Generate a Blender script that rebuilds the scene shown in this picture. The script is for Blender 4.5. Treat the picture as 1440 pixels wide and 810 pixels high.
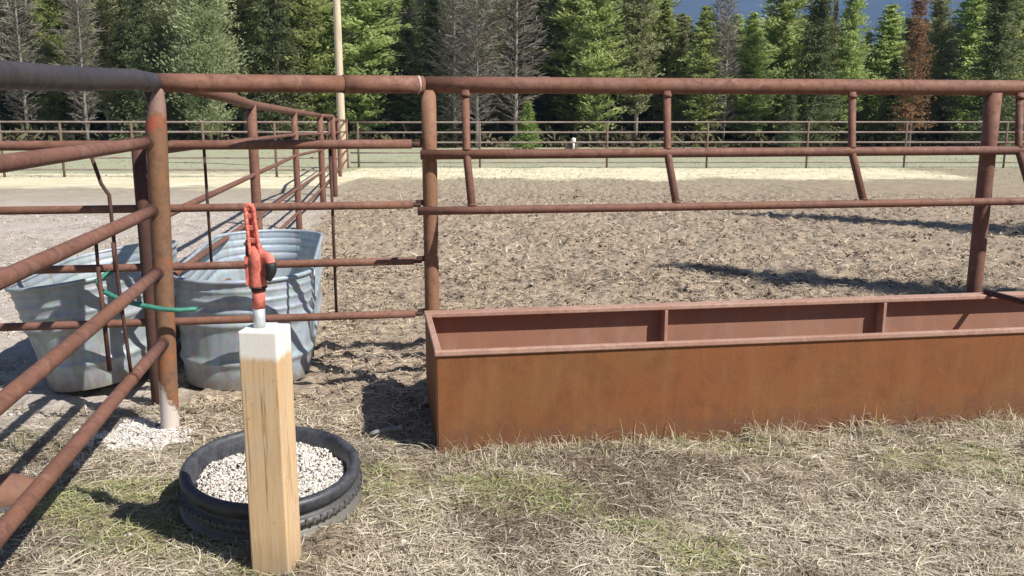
import bpy, math, random
import numpy as np
from mathutils import Vector, Matrix

R = math.radians
rng = np.random.default_rng(7)
random.seed(7)
scene = bpy.context.scene
for o in list(bpy.data.objects):
    bpy.data.objects.remove(o)

# ------------------------------------------------------------------ camera
cam_d = bpy.data.cameras.new("camera")
cam_d.sensor_width = 36.0
cam_d.lens = 30.8
cam_d.clip_start = 0.05
cam_d.clip_end = 20000
cam = bpy.data.objects.new("camera", cam_d)
cam.location = (0, 0, 1.6)
cam.rotation_euler = (R(90 - 10.9), 0, 0)
scene.collection.objects.link(cam)
scene.camera = cam

# ------------------------------------------------------------------ light
SUN_AZ = (0.84, -0.54)
SUN_EL = R(46)
_n = math.hypot(*SUN_AZ)
TO_SUN = Vector((SUN_AZ[0] / _n * math.cos(SUN_EL), SUN_AZ[1] / _n * math.cos(SUN_EL), math.sin(SUN_EL)))
world = bpy.data.worlds.new("World")
scene.world = world
world.use_nodes = True
wn, wl = world.node_tree.nodes, world.node_tree.links
sky = wn.new("ShaderNodeTexSky")
sky.sky_type = 'NISHITA'
sky.sun_disc = False
sky.sun_elevation = SUN_EL
sky.sun_rotation = math.atan2(SUN_AZ[0], SUN_AZ[1])
sky.altitude = 900
sky.dust_density = 1.0
wl.new(sky.outputs[0], wn["Background"].inputs[0])
wn["Background"].inputs[1].default_value = 0.05
sun_d = bpy.data.lights.new("sun", 'SUN')
sun_d.energy = 5.0
sun_d.angle = R(0.53)
sun_d.color = (1.0, 0.95, 0.87)
sun = bpy.data.objects.new("sun", sun_d)
sun.rotation_euler = TO_SUN.to_track_quat('Z', 'Y').to_euler()
sun.location = (20, -20, 30)
scene.collection.objects.link(sun)
vs = scene.view_settings
vs.view_transform = 'Standard'
vs.look = 'None'
vs.exposure = 0.56
vs.gamma = 1
vs.use_curve_mapping = False

# ------------------------------------------------------------------ helpers
def link(o, parent=None):
    scene.collection.objects.link(o)
    if parent:
        o.parent = parent
    return o

def tag(o, label=None, cat=None, group=None, kind=None):
    if label: o["label"] = label
    if cat: o["category"] = cat
    if group: o["group"] = group
    if kind: o["kind"] = kind
    return o

def thing(name, loc, label, cat, group=None, rz=0.0):
    o = bpy.data.objects.new(name, None)
    o.empty_display_size = 0.2
    o.location = loc
    o.rotation_euler = (0, 0, rz)
    link(o)
    return tag(o, label, cat, group)

def np_mesh(name, V, F, mat, parent=None, smooth=False, attr=None):
    """V (n,3) float, F (m,k) int with k = 3 or 4"""
    V = np.asarray(V, dtype=np.float32); F = np.asarray(F, dtype=np.int32)
    me = bpy.data.meshes.new(name)
    me.vertices.add(len(V)); me.vertices.foreach_set("co", V.ravel())
    k = F.shape[1]
    me.loops.add(F.size); me.loops.foreach_set("vertex_index", F.ravel())
    me.polygons.add(len(F))
    me.polygons.foreach_set("loop_start", np.arange(0, F.size, k, dtype=np.int32))
    me.polygons.foreach_set("loop_total", np.full(len(F), k, dtype=np.int32))
    if smooth:
        me.polygons.foreach_set("use_smooth", np.ones(len(F), dtype=bool))
    if attr is not None:
        a = me.attributes.new("tint", 'FLOAT', 'POINT')
        a.data.foreach_set("value", np.asarray(attr, dtype=np.float32))
    me.update(); me.validate()
    me.materials.append(mat)
    return link(bpy.data.objects.new(name, me), parent)

class MB:
    """collects shapes (world coordinates, or local to org) and builds one mesh"""
    def __init__(self, org=(0, 0, 0)):
        self.v = []; self.f = []; self.sm = []; self.org = Vector(org)
    def add(self, vs_, fs_, smooth=True):
        b = len(self.v)
        self.v += [Vector(p) - self.org for p in vs_]
        self.f += [tuple(b + i for i in f) for f in fs_]
        self.sm += [smooth] * len(fs_)
    def tube(self, pts, rad, seg=14, caps=True, sub=1, wob=0.0):
        pts = [Vector(p) for p in pts]
        n0 = len(pts)
        rads = list(rad) if hasattr(rad, '__len__') else [rad] * n0
        if sub > 1:
            q = []; rr = []
            for i in range(n0 - 1):
                for s in range(sub):
                    t = s / sub
                    q.append(pts[i].lerp(pts[i + 1], t)); rr.append(rads[i] * (1 - t) + rads[i + 1] * t)
            q.append(pts[-1]); rr.append(rads[-1]); pts, rads = q, rr
        n = len(pts)
        t0 = (pts[1] - pts[0]).normalized()
        up = Vector((0, 0, 1)) if abs(t0.z) < 0.9 else Vector((0, 1, 0))
        nx = t0.cross(up).normalized()
        V = []; F = []
        for i, p in enumerate(pts):
            t = (pts[min(i + 1, n - 1)] - pts[max(i - 1, 0)]).normalized()
            nx = (nx - t * nx.dot(t)).normalized(); ny = t.cross(nx)
            r = rads[i] * (1 + (random.uniform(-wob, wob) if wob else 0))
            for k in range(seg):
                a = 2 * math.pi * k / seg
                V.append(p + nx * (math.cos(a) * r) + ny * (math.sin(a) * r))
        for i in range(n - 1):
            for k in range(seg):
                k2 = (k + 1) % seg
                F.append((i * seg + k, i * seg + k2, (i + 1) * seg + k2, (i + 1) * seg + k))
        self.add(V, F, True)
        if caps:
            b = len(self.v) - len(V)
            self.f.append(tuple(b + k for k in reversed(range(seg)))); self.sm.append(False)
            self.f.append(tuple(b + (n - 1) * seg + k for k in range(seg))); self.sm.append(False)
        return self
    def box(self, c, size, rz=0.0, rx=0.0):
        M = Matrix.Translation(Vector(c)) @ Matrix.Rotation(rz, 4, 'Z') @ Matrix.Rotation(rx, 4, 'X')
        s = Vector(size) / 2
        V = [M @ Vector((x * s.x, y * s.y, z * s.z)) for x in (-1, 1) for y in (-1, 1) for z in (-1, 1)]
        F = [(0, 1, 3, 2), (4, 6, 7, 5), (0, 4, 5, 1), (2, 3, 7, 6), (0, 2, 6, 4), (1, 5, 7, 3)]
        self.add(V, F, False)
        return self
    def lathe(self, prof, c=(0, 0, 0), seg=48, closed=False, M=None):
        M = M or Matrix.Identity(4)
        c = Vector(c); V = []; F = []
        n = len(prof)
        for k in range(seg):
            a = 2 * math.pi * k / seg
            for r, z in prof:
                V.append(c + M @ Vector((r * math.cos(a), r * math.sin(a), z)))
        for k in range(seg):
            k2 = (k + 1) % seg
            for i in range(n if closed else n - 1):
                j = (i + 1) % n
                F.append((k * n + i, k2 * n + i, k2 * n + j, k * n + j))
        self.add(V, F, True)
        return self
    def build(self, name, mat, parent=None, bevel=0.0, bseg=2):
        me = bpy.data.meshes.new(name)
        me.from_pydata([tuple(v) for v in self.v], [], self.f)
        me.polygons.foreach_set("use_smooth", self.sm)
        me.update()
        me.materials.append(mat)
        o = link(bpy.data.objects.new(name, me), parent)
        if bevel:
            m = o.modifiers.new("bevel", 'BEVEL'); m.width = bevel; m.segments = bseg
            m.limit_method = 'ANGLE'; m.angle_limit = R(40)
        return o

# value noise -------------------------------------------------------
_tab = rng.random((512, 512)).astype(np.float32)
def vnoise(x, y):
    xi = np.floor(x).astype(np.int64); yi = np.floor(y).astype(np.int64)
    fx = x - xi; fy = y - yi
    fx = fx * fx * (3 - 2 * fx); fy = fy * fy * (3 - 2 * fy)
    a = _tab[xi % 512, yi % 512]; b = _tab[(xi + 1) % 512, yi % 512]
    c = _tab[xi % 512, (yi + 1) % 512]; d = _tab[(xi + 1) % 512, (yi + 1) % 512]
    return (a * (1 - fx) + b * fx) * (1 - fy) + (c * (1 - fx) + d * fx) * fy
def fbm(x, y, octv=4, gain=0.5):
    s = 0; a = 1; t = 0
    for i in range(octv):
        s = s + a * vnoise(x * 2 ** i + 17.3 * i, y * 2 ** i + 9.1 * i); t += a; a *= gain
    return s / t
def sstep(a, b, x):
    t = np.clip((x - a) / (b - a), 0, 1); return t * t * (3 - 2 * t)

# ------------------------------------------------------------------ materials
class NT:
    def __init__(self, name):
        self.m = bpy.data.materials.new(name); self.m.use_nodes = True
        self.n = self.m.node_tree.nodes; self.l = self.m.node_tree.links
        self.b = self.n["Principled BSDF"]; self.out = self.n["Material Output"]
        self.co = self.n.new("ShaderNodeTexCoord")
    def set(self, **k):
        for a, v in k.items():
            self.b.inputs[a.replace('_', ' ')].default_value = v
    def lk(self, a, b): self.l.new(a, b)
    def map(self, scale=(1, 1, 1), src='Object', rot=(0, 0, 0)):
        m = self.n.new("ShaderNodeMapping"); m.inputs[3].default_value = scale; m.inputs[2].default_value = rot
        self.lk(self.co.outputs[src], m.inputs[0]); return m.outputs[0]
    def noise(self, scale, detail=4, rough=0.55, vec=None, dist=0.0):
        t = self.n.new("ShaderNodeTexNoise"); t.inputs["Scale"].default_value = scale
        t.inputs["Detail"].default_value = detail; t.inputs["Roughness"].default_value = rough
        t.inputs["Distortion"].default_value = dist
        self.lk(vec if vec is not None else self.co.outputs['Object'], t.inputs[0]); return t.outputs[0]
    def voro(self, scale, feature='F1', vec=None, out=0):
        t = self.n.new("ShaderNodeTexVoronoi"); t.feature = feature; t.inputs["Scale"].default_value = scale
        self.lk(vec if vec is not None else self.co.outputs['Object'], t.inputs[0]); return t.outputs[out]
    def ramp(self, fac, stops, interp='LINEAR'):
        r = self.n.new("ShaderNodeValToRGB"); e = r.color_ramp.elements; r.color_ramp.interpolation = interp
        while len(e) < len(stops): e.new(0.5)
        for el, (p, c) in zip(e, stops):
            el.position = p; el.color = (c if len(c) == 4 else (*c, 1)) if hasattr(c, '__len__') else (c, c, c, 1)
        self.lk(fac, r.inputs[0]); return r.outputs[0]
    def mix(self, f, a, b, mode='MIX'):
        m = self.n.new("ShaderNodeMix"); m.data_type = 'RGBA'; m.blend_type = mode
        for s, v in ((m.inputs[0], f), (m.inputs[6], a), (m.inputs[7], b)):
            if hasattr(v, 'links') or hasattr(v, 'is_output'): self.lk(v, s)
            elif hasattr(v, '__len__'): s.default_value = (*v, 1) if len(v) == 3 else v
            else: s.default_value = v if s.type == 'VALUE' else (v, v, v, 1)
        return m.outputs[2]
    def math(self, op, a, b=0.0, clamp=False):
        m = self.n.new("ShaderNodeMath"); m.operation = op; m.use_clamp = clamp
        for s, v in ((m.inputs[0], a), (m.inputs[1], b)):
            if hasattr(v, 'is_output'): self.lk(v, s)
            else: s.default_value = v
        return m.outputs[0]
    def xyz(self, src='Object'):
        s = self.n.new("ShaderNodeSeparateXYZ"); self.lk(self.co.outputs[src], s.inputs[0]); return s.outputs
    def attr(self, name):
        a = self.n.new("ShaderNodeAttribute"); a.attribute_name = name; return a.outputs['Fac']
    def maprange(self, v, a, b, c=0.0, d=1.0):
        m = self.n.new("ShaderNodeMapRange"); m.inputs[1].default_value = a; m.inputs[2].default_value = b
        m.inputs[3].default_value = c; m.inputs[4].default_value = d
        self.lk(v, m.inputs[0]); return m.outputs[0]
    def color(self, c): self.lk(c, self.b.inputs["Base Color"])
    def rough(self, c): self.lk(c, self.b.inputs["Roughness"])
    def bump(self, h, strength=0.3, dist=0.01):
        b = self.n.new("ShaderNodeBump"); b.inputs["Strength"].default_value = strength
        b.inputs["Distance"].default_value = dist
        self.lk(h, b.inputs["Height"]); self.lk(b.outputs[0], self.b.inputs["Normal"])

def rust(name, base, orange, dark, pale=None, amt=0.5, rough=0.72, scale=1.0, extra=None):
    t = NT(name)
    n1 = t.noise(1.7 * scale, 7, 0.66)
    n2 = t.noise(18 * scale, 6, 0.7, dist=0.4)
    n3 = t.noise(70 * scale, 3, 0.6)
    c = t.mix(t.ramp(n1, [(0.42, 0.0), (0.62, amt + 0.3)]), base, orange)
    c = t.mix(t.ramp(t.noise(0.9 * scale, 5, 0.7), [(0.50, 0.0), (0.66, 0.45)]), c, dark)
    c = t.mix(t.ramp(n2, [(0.48, 0.0), (0.66, 0.75)]), c, dark)
    if pale:
        c = t.mix(t.ramp(t.noise(9 * scale, 6, 0.7, dist=0.8), [(0.56, 0.0), (0.70, 0.6)]), c, pale)
    c = t.mix(t.ramp(n3, [(0.3, 0.0), (0.75, 0.35)]), c, tuple(x * 1.45 for x in base))
    if extra: c = extra(t, c)
    t.color(c)
    t.rough(t.ramp(n2, [(0.3, rough - 0.12), (0.7, rough + 0.12)]))
    t.set(Metallic=0.0); t.b.inputs["Specular IOR Level"].default_value = 0.35
    t.bump(t.math('ADD', t.math('MULTIPLY', n3, 0.6), n2), 0.35, 0.004)
    return t.m

M = {}
M['pipe'] = rust('rusty_pipe', (0.200, 0.100, 0.074), (0.215, 0.093, 0.05), (0.08, 0.038, 0.03), pale=(0.34, 0.21, 0.17))
M['rail'] = rust('rusty_rail', (0.190, 0.094, 0.072), (0.205, 0.090, 0.048), (0.075, 0.037, 0.03), pale=(0.31, 0.20, 0.165))
M['tan_post'] = rust('tan_rust', (0.235, 0.125, 0.08), (0.27, 0.13, 0.06), (0.12, 0.06, 0.04), pale=(0.33, 0.22, 0.16))
M['far_post'] = rust('weathered_post', (0.15, 0.105, 0.085), (0.17, 0.10, 0.07), (0.08, 0.055, 0.045))
M['far_pipe'] = rust('weathered_pipe', (0.33, 0.285, 0.26), (0.22, 0.12, 0.085), (0.12, 0.09, 0.075))
M['dark_pipe'] = rust('dark_weathered_pipe', (0.048, 0.043, 0.047), (0.065, 0.052, 0.052), (0.026, 0.023, 0.026), pale=(0.10, 0.088, 0.088), rough=0.55)
M['dark_rust_and_shade'] = rust('dark_rust_and_shade', (0.07, 0.035, 0.028), (0.11, 0.045, 0.03), (0.03, 0.02, 0.018))  # dark rusted fittings; also painted shade on the receding fence's first post

def post_paint(t, c):
    z = t.xyz()[2]
    nz = t.noise(28, 4, 0.6)
    zz = t.math('ADD', z, t.math('MULTIPLY', t.math('SUBTRACT', nz, 0.5), 0.20))
    hi = t.math('MULTIPLY', t.maprange(zz, 1.535, 1.56), t.maprange(zz, 1.64, 1.60))
    hi = t.math('MULTIPLY', hi, t.ramp(t.noise(16, 4, 0.6), [(0.40, 0.15), (0.60, 0.95)]))
    c = t.mix(t.math('MULTIPLY', hi, 0.9), c, (0.36, 0.085, 0.05))
    top = t.maprange(zz, 1.61, 1.65)
    c = t.mix(t.math('MULTIPLY', top, 0.7), c, (0.30, 0.20, 0.18))
    patch = t.math('MULTIPLY', t.ramp(t.noise(14, 5, 0.65), [(0.50, 0.0), (0.62, 0.85)]), t.maprange(zz, 1.02, 0.90))
    c = t.mix(t.math('MULTIPLY', patch, 0.75), c, (0.36, 0.12, 0.04))
    x = t.xyz()[0]
    lo = t.maprange(t.math('ADD', zz, t.math('MULTIPLY', x, 2.2)), 0.235, 0.20)
    return t.mix(t.math('MULTIPLY', lo, 0.92), c, (0.62, 0.55, 0.50))
M['gate_post'] = rust('painted_gate_post', (0.185, 0.103, 0.064), (0.225, 0.11, 0.05), (0.10, 0.055, 0.036), pale=(0.26, 0.18, 0.13), extra=post_paint)

def trough_mat(name, base, orange, dark, pale, inner=False):
    t = NT(name)
    n1 = t.noise(1.3, 5, 0.6); n2 = t.noise(6, 6, 0.65, dist=0.6)
    st = t.noise(5.0, 5, 0.6, vec=t.map((2.6, 2.6, 0.45)))
    fine = t.noise(80, 3, 0.6)
    c = t.mix(t.ramp(n1, [(0.36, 0.0), (0.62, 0.85)]), base, orange)
    c = t.mix(t.ramp(n2, [(0.47, 0.0), (0.68, 0.6)]), c, dark)
    c = t.mix(t.ramp(st, [(0.48, 0.0), (0.70, 0.35)]), c, pale)
    runs = t.noise(9.0, 4, 0.7, vec=t.map((3.0, 3.0, 0.16)))
    c = t.mix(t.math('MULTIPLY', t.ramp(runs, [(0.55, 0.0), (0.70, 0.35)]), t.ramp(n1, [(0.40, 0.2), (0.6, 1.0)])), c, dark)
    c = t.mix(t.ramp(t.noise(0.8, 6, 0.75, dist=1.5), [(0.52, 0.0), (0.58, 0.35)]), c, orange)
    c = t.mix(t.ramp(fine, [(0.35, 0.0), (0.8, 0.35)]), c, dark)
    # splashed mud and damp along the foot of the sheet
    z = t.math('ADD', t.xyz()[2], t.math('MULTIPLY', t.math('SUBTRACT', t.noise(9, 6, 0.75), 0.5), 0.42))
    c = t.mix(t.maprange(z, 0.16, 0.05, 0.0, 0.65), c, (0.15, 0.075, 0.045))
    sp = t.ramp(t.voro(26, vec=t.map((1, 1, 1))), [(0.03, 0.8), (0.075, 0.0)])
    c = t.mix(t.math('MULTIPLY', sp, t.maprange(n1, 0.48, 0.6)), c, (0.10, 0.045, 0.03))
    t.color(c); t.rough(t.ramp(n2, [(0.3, 0.62), (0.7, 0.86)]))
    t.b.inputs["Specular IOR Level"].default_value = 0.3
    big = t.noise(1.1, 1, 0.5)
    t.bump(t.math('ADD', t.math('MULTIPLY', big, 9.0), t.math('ADD', fine, n2)), 0.22, 0.006)
    return t.m
M['trough'] = trough_mat('trough_sheet', (0.225, 0.103, 0.038), (0.250, 0.088, 0.034), (0.155, 0.062, 0.026), (0.31, 0.158, 0.078))
M['trough_in'] = trough_mat('trough_inside', (0.34, 0.185, 0.125), (0.32, 0.150, 0.095), (0.26, 0.145, 0.11), (0.42, 0.28, 0.225))
M['trough_rim'] = rust('trough_rim', (0.43, 0.27, 0.21), (0.38, 0.20, 0.14), (0.26, 0.14, 0.11), pale=(0.56, 0.43, 0.37))

def galv(name, tone):
    t = NT(name)
    n1 = t.noise(2.2, 5, 0.6); n2 = t.noise(14, 5, 0.7)
    sp = t.voro(34, out=1)
    st = t.noise(4, 5, 0.6, vec=t.map((3, 3, 0.5)))
    c = t.mix(t.ramp(n1, [(0.35, 0.0), (0.7, 1.0)]), tone, tuple(x * 0.72 for x in tone))
    c = t.mix(t.ramp(st, [(0.48, 0.0), (0.7, 0.55)]), c, (0.24, 0.23, 0.20))
    c = t.mix(0.10, c, sp, 'OVERLAY')
    z = t.math('ADD', t.xyz()[2], t.math('MULTIPLY', t.math('SUBTRACT', n2, 0.5), 0.22))
    c = t.mix(t.maprange(z, 0.14, 0.0, 0.0, 0.8), c, (0.20, 0.16, 0.115))
    t.color(c); t.set(Metallic=0.22); t.rough(t.ramp(n2, [(0.3, 0.38), (0.7, 0.62)]))
    t.bump(t.math('ADD', n1, t.math('MULTIPLY', n2, 0.3)), 0.25, 0.02)
    return t.m
M['galv'] = galv('galvanised_sheet', (0.47, 0.545, 0.61))
M['galv_dull'] = galv('dull_galvanised_sheet', (0.43, 0.49, 0.53))

def wood_mat():
    t = NT('sawn_timber')
    g = t.noise(3.2, 5, 0.6, vec=t.map((6, 6, 0.22)), dist=1.2)
    g2 = t.noise(22, 4, 0.6, vec=t.map((5, 5, 0.2)))
    c = t.ramp(g, [(0.3, (0.52, 0.34, 0.175)), (0.5, (0.66, 0.47, 0.275)), (0.7, (0.58, 0.385, 0.21))])
    c = t.mix(t.ramp(g2, [(0.52, 0.0), (0.68, 0.35)]), c, (0.40, 0.21, 0.09))
    kn = t.ramp(t.voro(4.5, vec=t.map((2.2, 2.2, 1.0))), [(0.05, 0.75), (0.12, 0.0)])
    c = t.mix(kn, c, (0.40, 0.20, 0.09))
    c = t.mix(t.ramp(t.noise(5, 5, 0.7), [(0.50, 0.0), (0.70, 0.55)]), c, (0.56, 0.47, 0.36))
    c = t.mix(t.ramp(t.noise(11, 4, 0.7, vec=t.map((4, 4, 0.12))), [(0.60, 0.0), (0.64, 0.7)]), c, (0.22, 0.13, 0.07))
    c = t.mix(t.ramp(t.noise(16, 5, 0.8), [(0.60, 0.0), (0.68, 0.5)]), c, (0.30, 0.20, 0.12))
    X, Y_, Z = t.xyz()
    pe = t.math('ADD', Z, t.math('MULTIPLY', t.math('SUBTRACT', t.noise(26, 5, 0.75, vec=t.map((1, 1, 0.3))), 0.5), 0.035))
    sc_ = t.ramp(t.noise(45, 5, 0.75), [(0.60, 1.0), (0.74, 0.55)])
    white = t.mix(t.ramp(t.noise(9, 5, 0.7), [(0.5, 0.0), (0.75, 0.5)]), (0.80, 0.77, 0.71), (0.62, 0.56, 0.47))
    c = t.mix(t.math('MULTIPLY', t.maprange(pe, 0.790, 0.812), sc_), c, white)
    dirt = t.math('MULTIPLY', t.maprange(pe, 0.16, 0.0), 0.5)
    c = t.mix(dirt, c, (0.30, 0.22, 0.14))
    t.color(c); t.rough(t.ramp(g, [(0, 0.7), (1, 0.85)])); t.bump(g2, 0.25, 0.003)
    return t.m
M['wood'] = wood_mat()

def paint_white():
    t = NT('chalky_white_paint')
    n = t.noise(18, 6, 0.7); n2 = t.noise(7, 5, 0.7, vec=t.map((2, 2, 0.5)))
    c = t.mix(t.ramp(n2, [(0.56, 0.0), (0.70, 0.5)]), (0.82, 0.79, 0.72), (0.62, 0.50, 0.36))
    c = t.mix(t.ramp(n, [(0.55, 0.0), (0.75, 0.25)]), c, (0.5, 0.47, 0.42))
    t.color(c); t.set(Roughness=0.7); t.bump(n, 0.25, 0.003)
    return t.m
M['white_paint'] = paint_white()
def simple(name, c, rough=0.7, var=0.25, sc=20, bump=0.2, metal=0.0, spec=0.4):
    t = NT(name); n = t.noise(sc, 5, 0.65)
    t.color(t.mix(t.ramp(n, [(0.35, 0.0), (0.7, 1.0)]), tuple(x * (1 + var) for x in c), tuple(x * (1 - var) for x in c)))
    t.set(Roughness=rough, Metallic=metal); t.b.inputs["Specular IOR Level"].default_value = spec
    t.bump(n, bump, 0.004); return t.m
M['lime_bead'] = simple('weld_bead', (0.50, 0.42, 0.37), 0.6, 0.5, 60, 0.6)
M['pink_rope'] = simple('faded_red_rope', (0.60, 0.165, 0.125), 0.75, 0.42, 30, 0.8)
M['pink_pipe'] = simple('faded_red_pipe', (0.58, 0.22, 0.17), 0.6, 0.15, 30)
M['grey_pipe'] = simple('zinc_pipe', (0.50, 0.54, 0.55), 0.5, 0.15, 40, metal=0.3)
M['hose'] = simple('green_hose', (0.045, 0.20, 0.145), 0.45, 0.3, 30, 0.1)
M['black'] = simple('black_rubber', (0.02, 0.02, 0.022), 0.6, 0.3, 30)
def rubber():
    t = NT('dusty_tyre_rubber')
    n = t.noise(12, 6, 0.7); n2 = t.noise(60, 3, 0.6)
    c = t.mix(t.ramp(n, [(0.40, 0.0), (0.72, 0.8)]), (0.028, 0.031, 0.042), (0.10, 0.105, 0.115))
    c = t.mix(t.ramp(n2, [(0.5, 0.0), (0.75, 0.4)]), c, (0.15, 0.14, 0.125))
    c = t.mix(t.maprange(t.xyz()[2], 0.10, 0.02, 0, 0.55), c, (0.20, 0.185, 0.15))
    t.color(c); t.rough(t.ramp(n, [(0.3, 0.38), (0.7, 0.66)])); t.bump(n2, 0.25, 0.003)
    return t.m
M['rubber'] = rubber()
def tinted(name, stops, rough=0.8, transl=0.0, noise_mix=None):
    t = NT(name)
    c = t.ramp(t.attr('tint'), stops)
    if noise_mix:
        sc, col, lo, hi, am = noise_mix
        c = t.mix(t.ramp(t.noise(sc, 4, 0.6), [(lo, 0.0), (hi, am)]), c, col)
    t.color(c); t.set(Roughness=rough); t.b.inputs["Specular IOR Level"].default_value = 0.25
    if transl:
        tr = t.n.new("ShaderNodeBsdfTranslucent"); t.lk(c, tr.inputs[0])
        mx = t.n.new("ShaderNodeMixShader"); mx.inputs[0].default_value = transl
        t.lk(t.b.outputs[0], mx.inputs[1]); t.lk(tr.outputs[0], mx.inputs[2]); t.lk(mx.outputs[0], t.out.inputs[0])
    return t.m
# tint 0..0.45 dry straw, 0.45..0.7 brown dead stuff, 0.7..1 green
M['blade'] = tinted('grass_blades', [(0.0, (0.80, 0.73, 0.59)), (0.20, (0.60, 0.525, 0.405)), (0.42, (0.36, 0.295, 0.22)),
                                     (0.56, (0.20, 0.15, 0.115)), (0.70, (0.50, 0.47, 0.25)), (0.85, (0.36, 0.38, 0.16)), (1.0, (0.19, 0.27, 0.10))], 0.75, 0.15)
M['straw'] = tinted('field_litter', [(0.0, (0.66, 0.56, 0.42)), (0.35, (0.48, 0.39, 0.285)), (0.7, (0.27, 0.205, 0.155)), (1.0, (0.11, 0.08, 0.065))], 0.85)
M['pebble'] = tinted('pale_pebbles', [(0.0, (0.80, 0.775, 0.72)), (0.5, (0.68, 0.645, 0.59)), (0.8, (0.54, 0.48, 0.42)), (1.0, (0.42, 0.37, 0.32))], 0.75)
M['lime'] = tinted('white_lime', [(0.0, (0.84, 0.80, 0.76)), (0.6, (0.72, 0.67, 0.62)), (1.0, (0.5, 0.43, 0.36))], 0.85)

# ------------------------------------------------------------------ ground
FA = R(8.8)                                       # the fence line runs 8.8 deg off the camera's x axis
FD = Vector((math.cos(FA), math.sin(FA), 0)); FN = Vector((-math.sin(FA), math.cos(FA), 0))
TR0 = Vector((-0.355, 4.03, 0)); TRH = 0.515; TRW = 0.90; TRL = 4.9   # trough front left foot

def pen_line_x(y):            # x of the long fence that runs away from the camera
    return -1.93 - (y - 4.75) * 0.133
def ground_z(x, y):
    d = np.hypot(x, y)
    lumps = fbm(x * 9, y * 9, 4, 0.6) - 0.5
    clod = np.abs(fbm(x * 3.4 + 40, y * 4.6 + 11, 4, 0.6) - 0.5)
    right = sstep(-0.5, 0.4, x - pen_line_x(y))
    line = (TR0.y + 0.9 + 0.155 * (x - TR0.x))
    field = sstep(-0.1, 0.5, y - line) * right
    near = 1 - sstep(14, 34, d)
    z = lumps * (0.062 + 0.035 * field - 0.010 * (1 - right) * sstep(5, 6, y)) + (0.02 - clod * 0.34) * field * 0.85
    z = z * (0.15 + 0.85 * near) + (fbm(x * 0.7, y * 0.7, 2) - 0.5) * 0.05 * sstep(5.5, 9, y)
    return z
def axis(parts):
    out = []
    for a, b, s0, s1 in parts:
        x = a; n = 0
        while x < b:
            out.append(x); t = (x - a) / (b - a); x += s0 * (s1 / s0) ** t
    out.append(parts[-1][1]); return np.array(out)
ys = axis([(-30, 2.2, 3.0, 0.05), (2.2, 4.6, 0.016, 0.018), (4.6, 12, 0.022, 0.05), (12, 32, 0.05, 0.3), (32, 110, 0.4, 4), (110, 6000, 5, 900)])
xr = axis([(0.0, 3.2, 0.02, 0.022), (3.2, 9, 0.024, 0.09), (9, 30, 0.1, 0.8), (30, 150, 1, 8), (150, 6000, 10, 900)])
xs = np.concatenate([-xr[::-1][:-1], xr])
GX, GY = np.meshgrid(xs, ys)
GZ = ground_z(GX, GY)
nx_, ny_ = len(xs), len(ys)
idx = np.arange(nx_ * ny_).reshape(ny_, nx_)
GF = np.stack([idx[:-1, :-1], idx[:-1, 1:], idx[1:, 1:], idx[1:, :-1]], -1).reshape(-1, 4)

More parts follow.
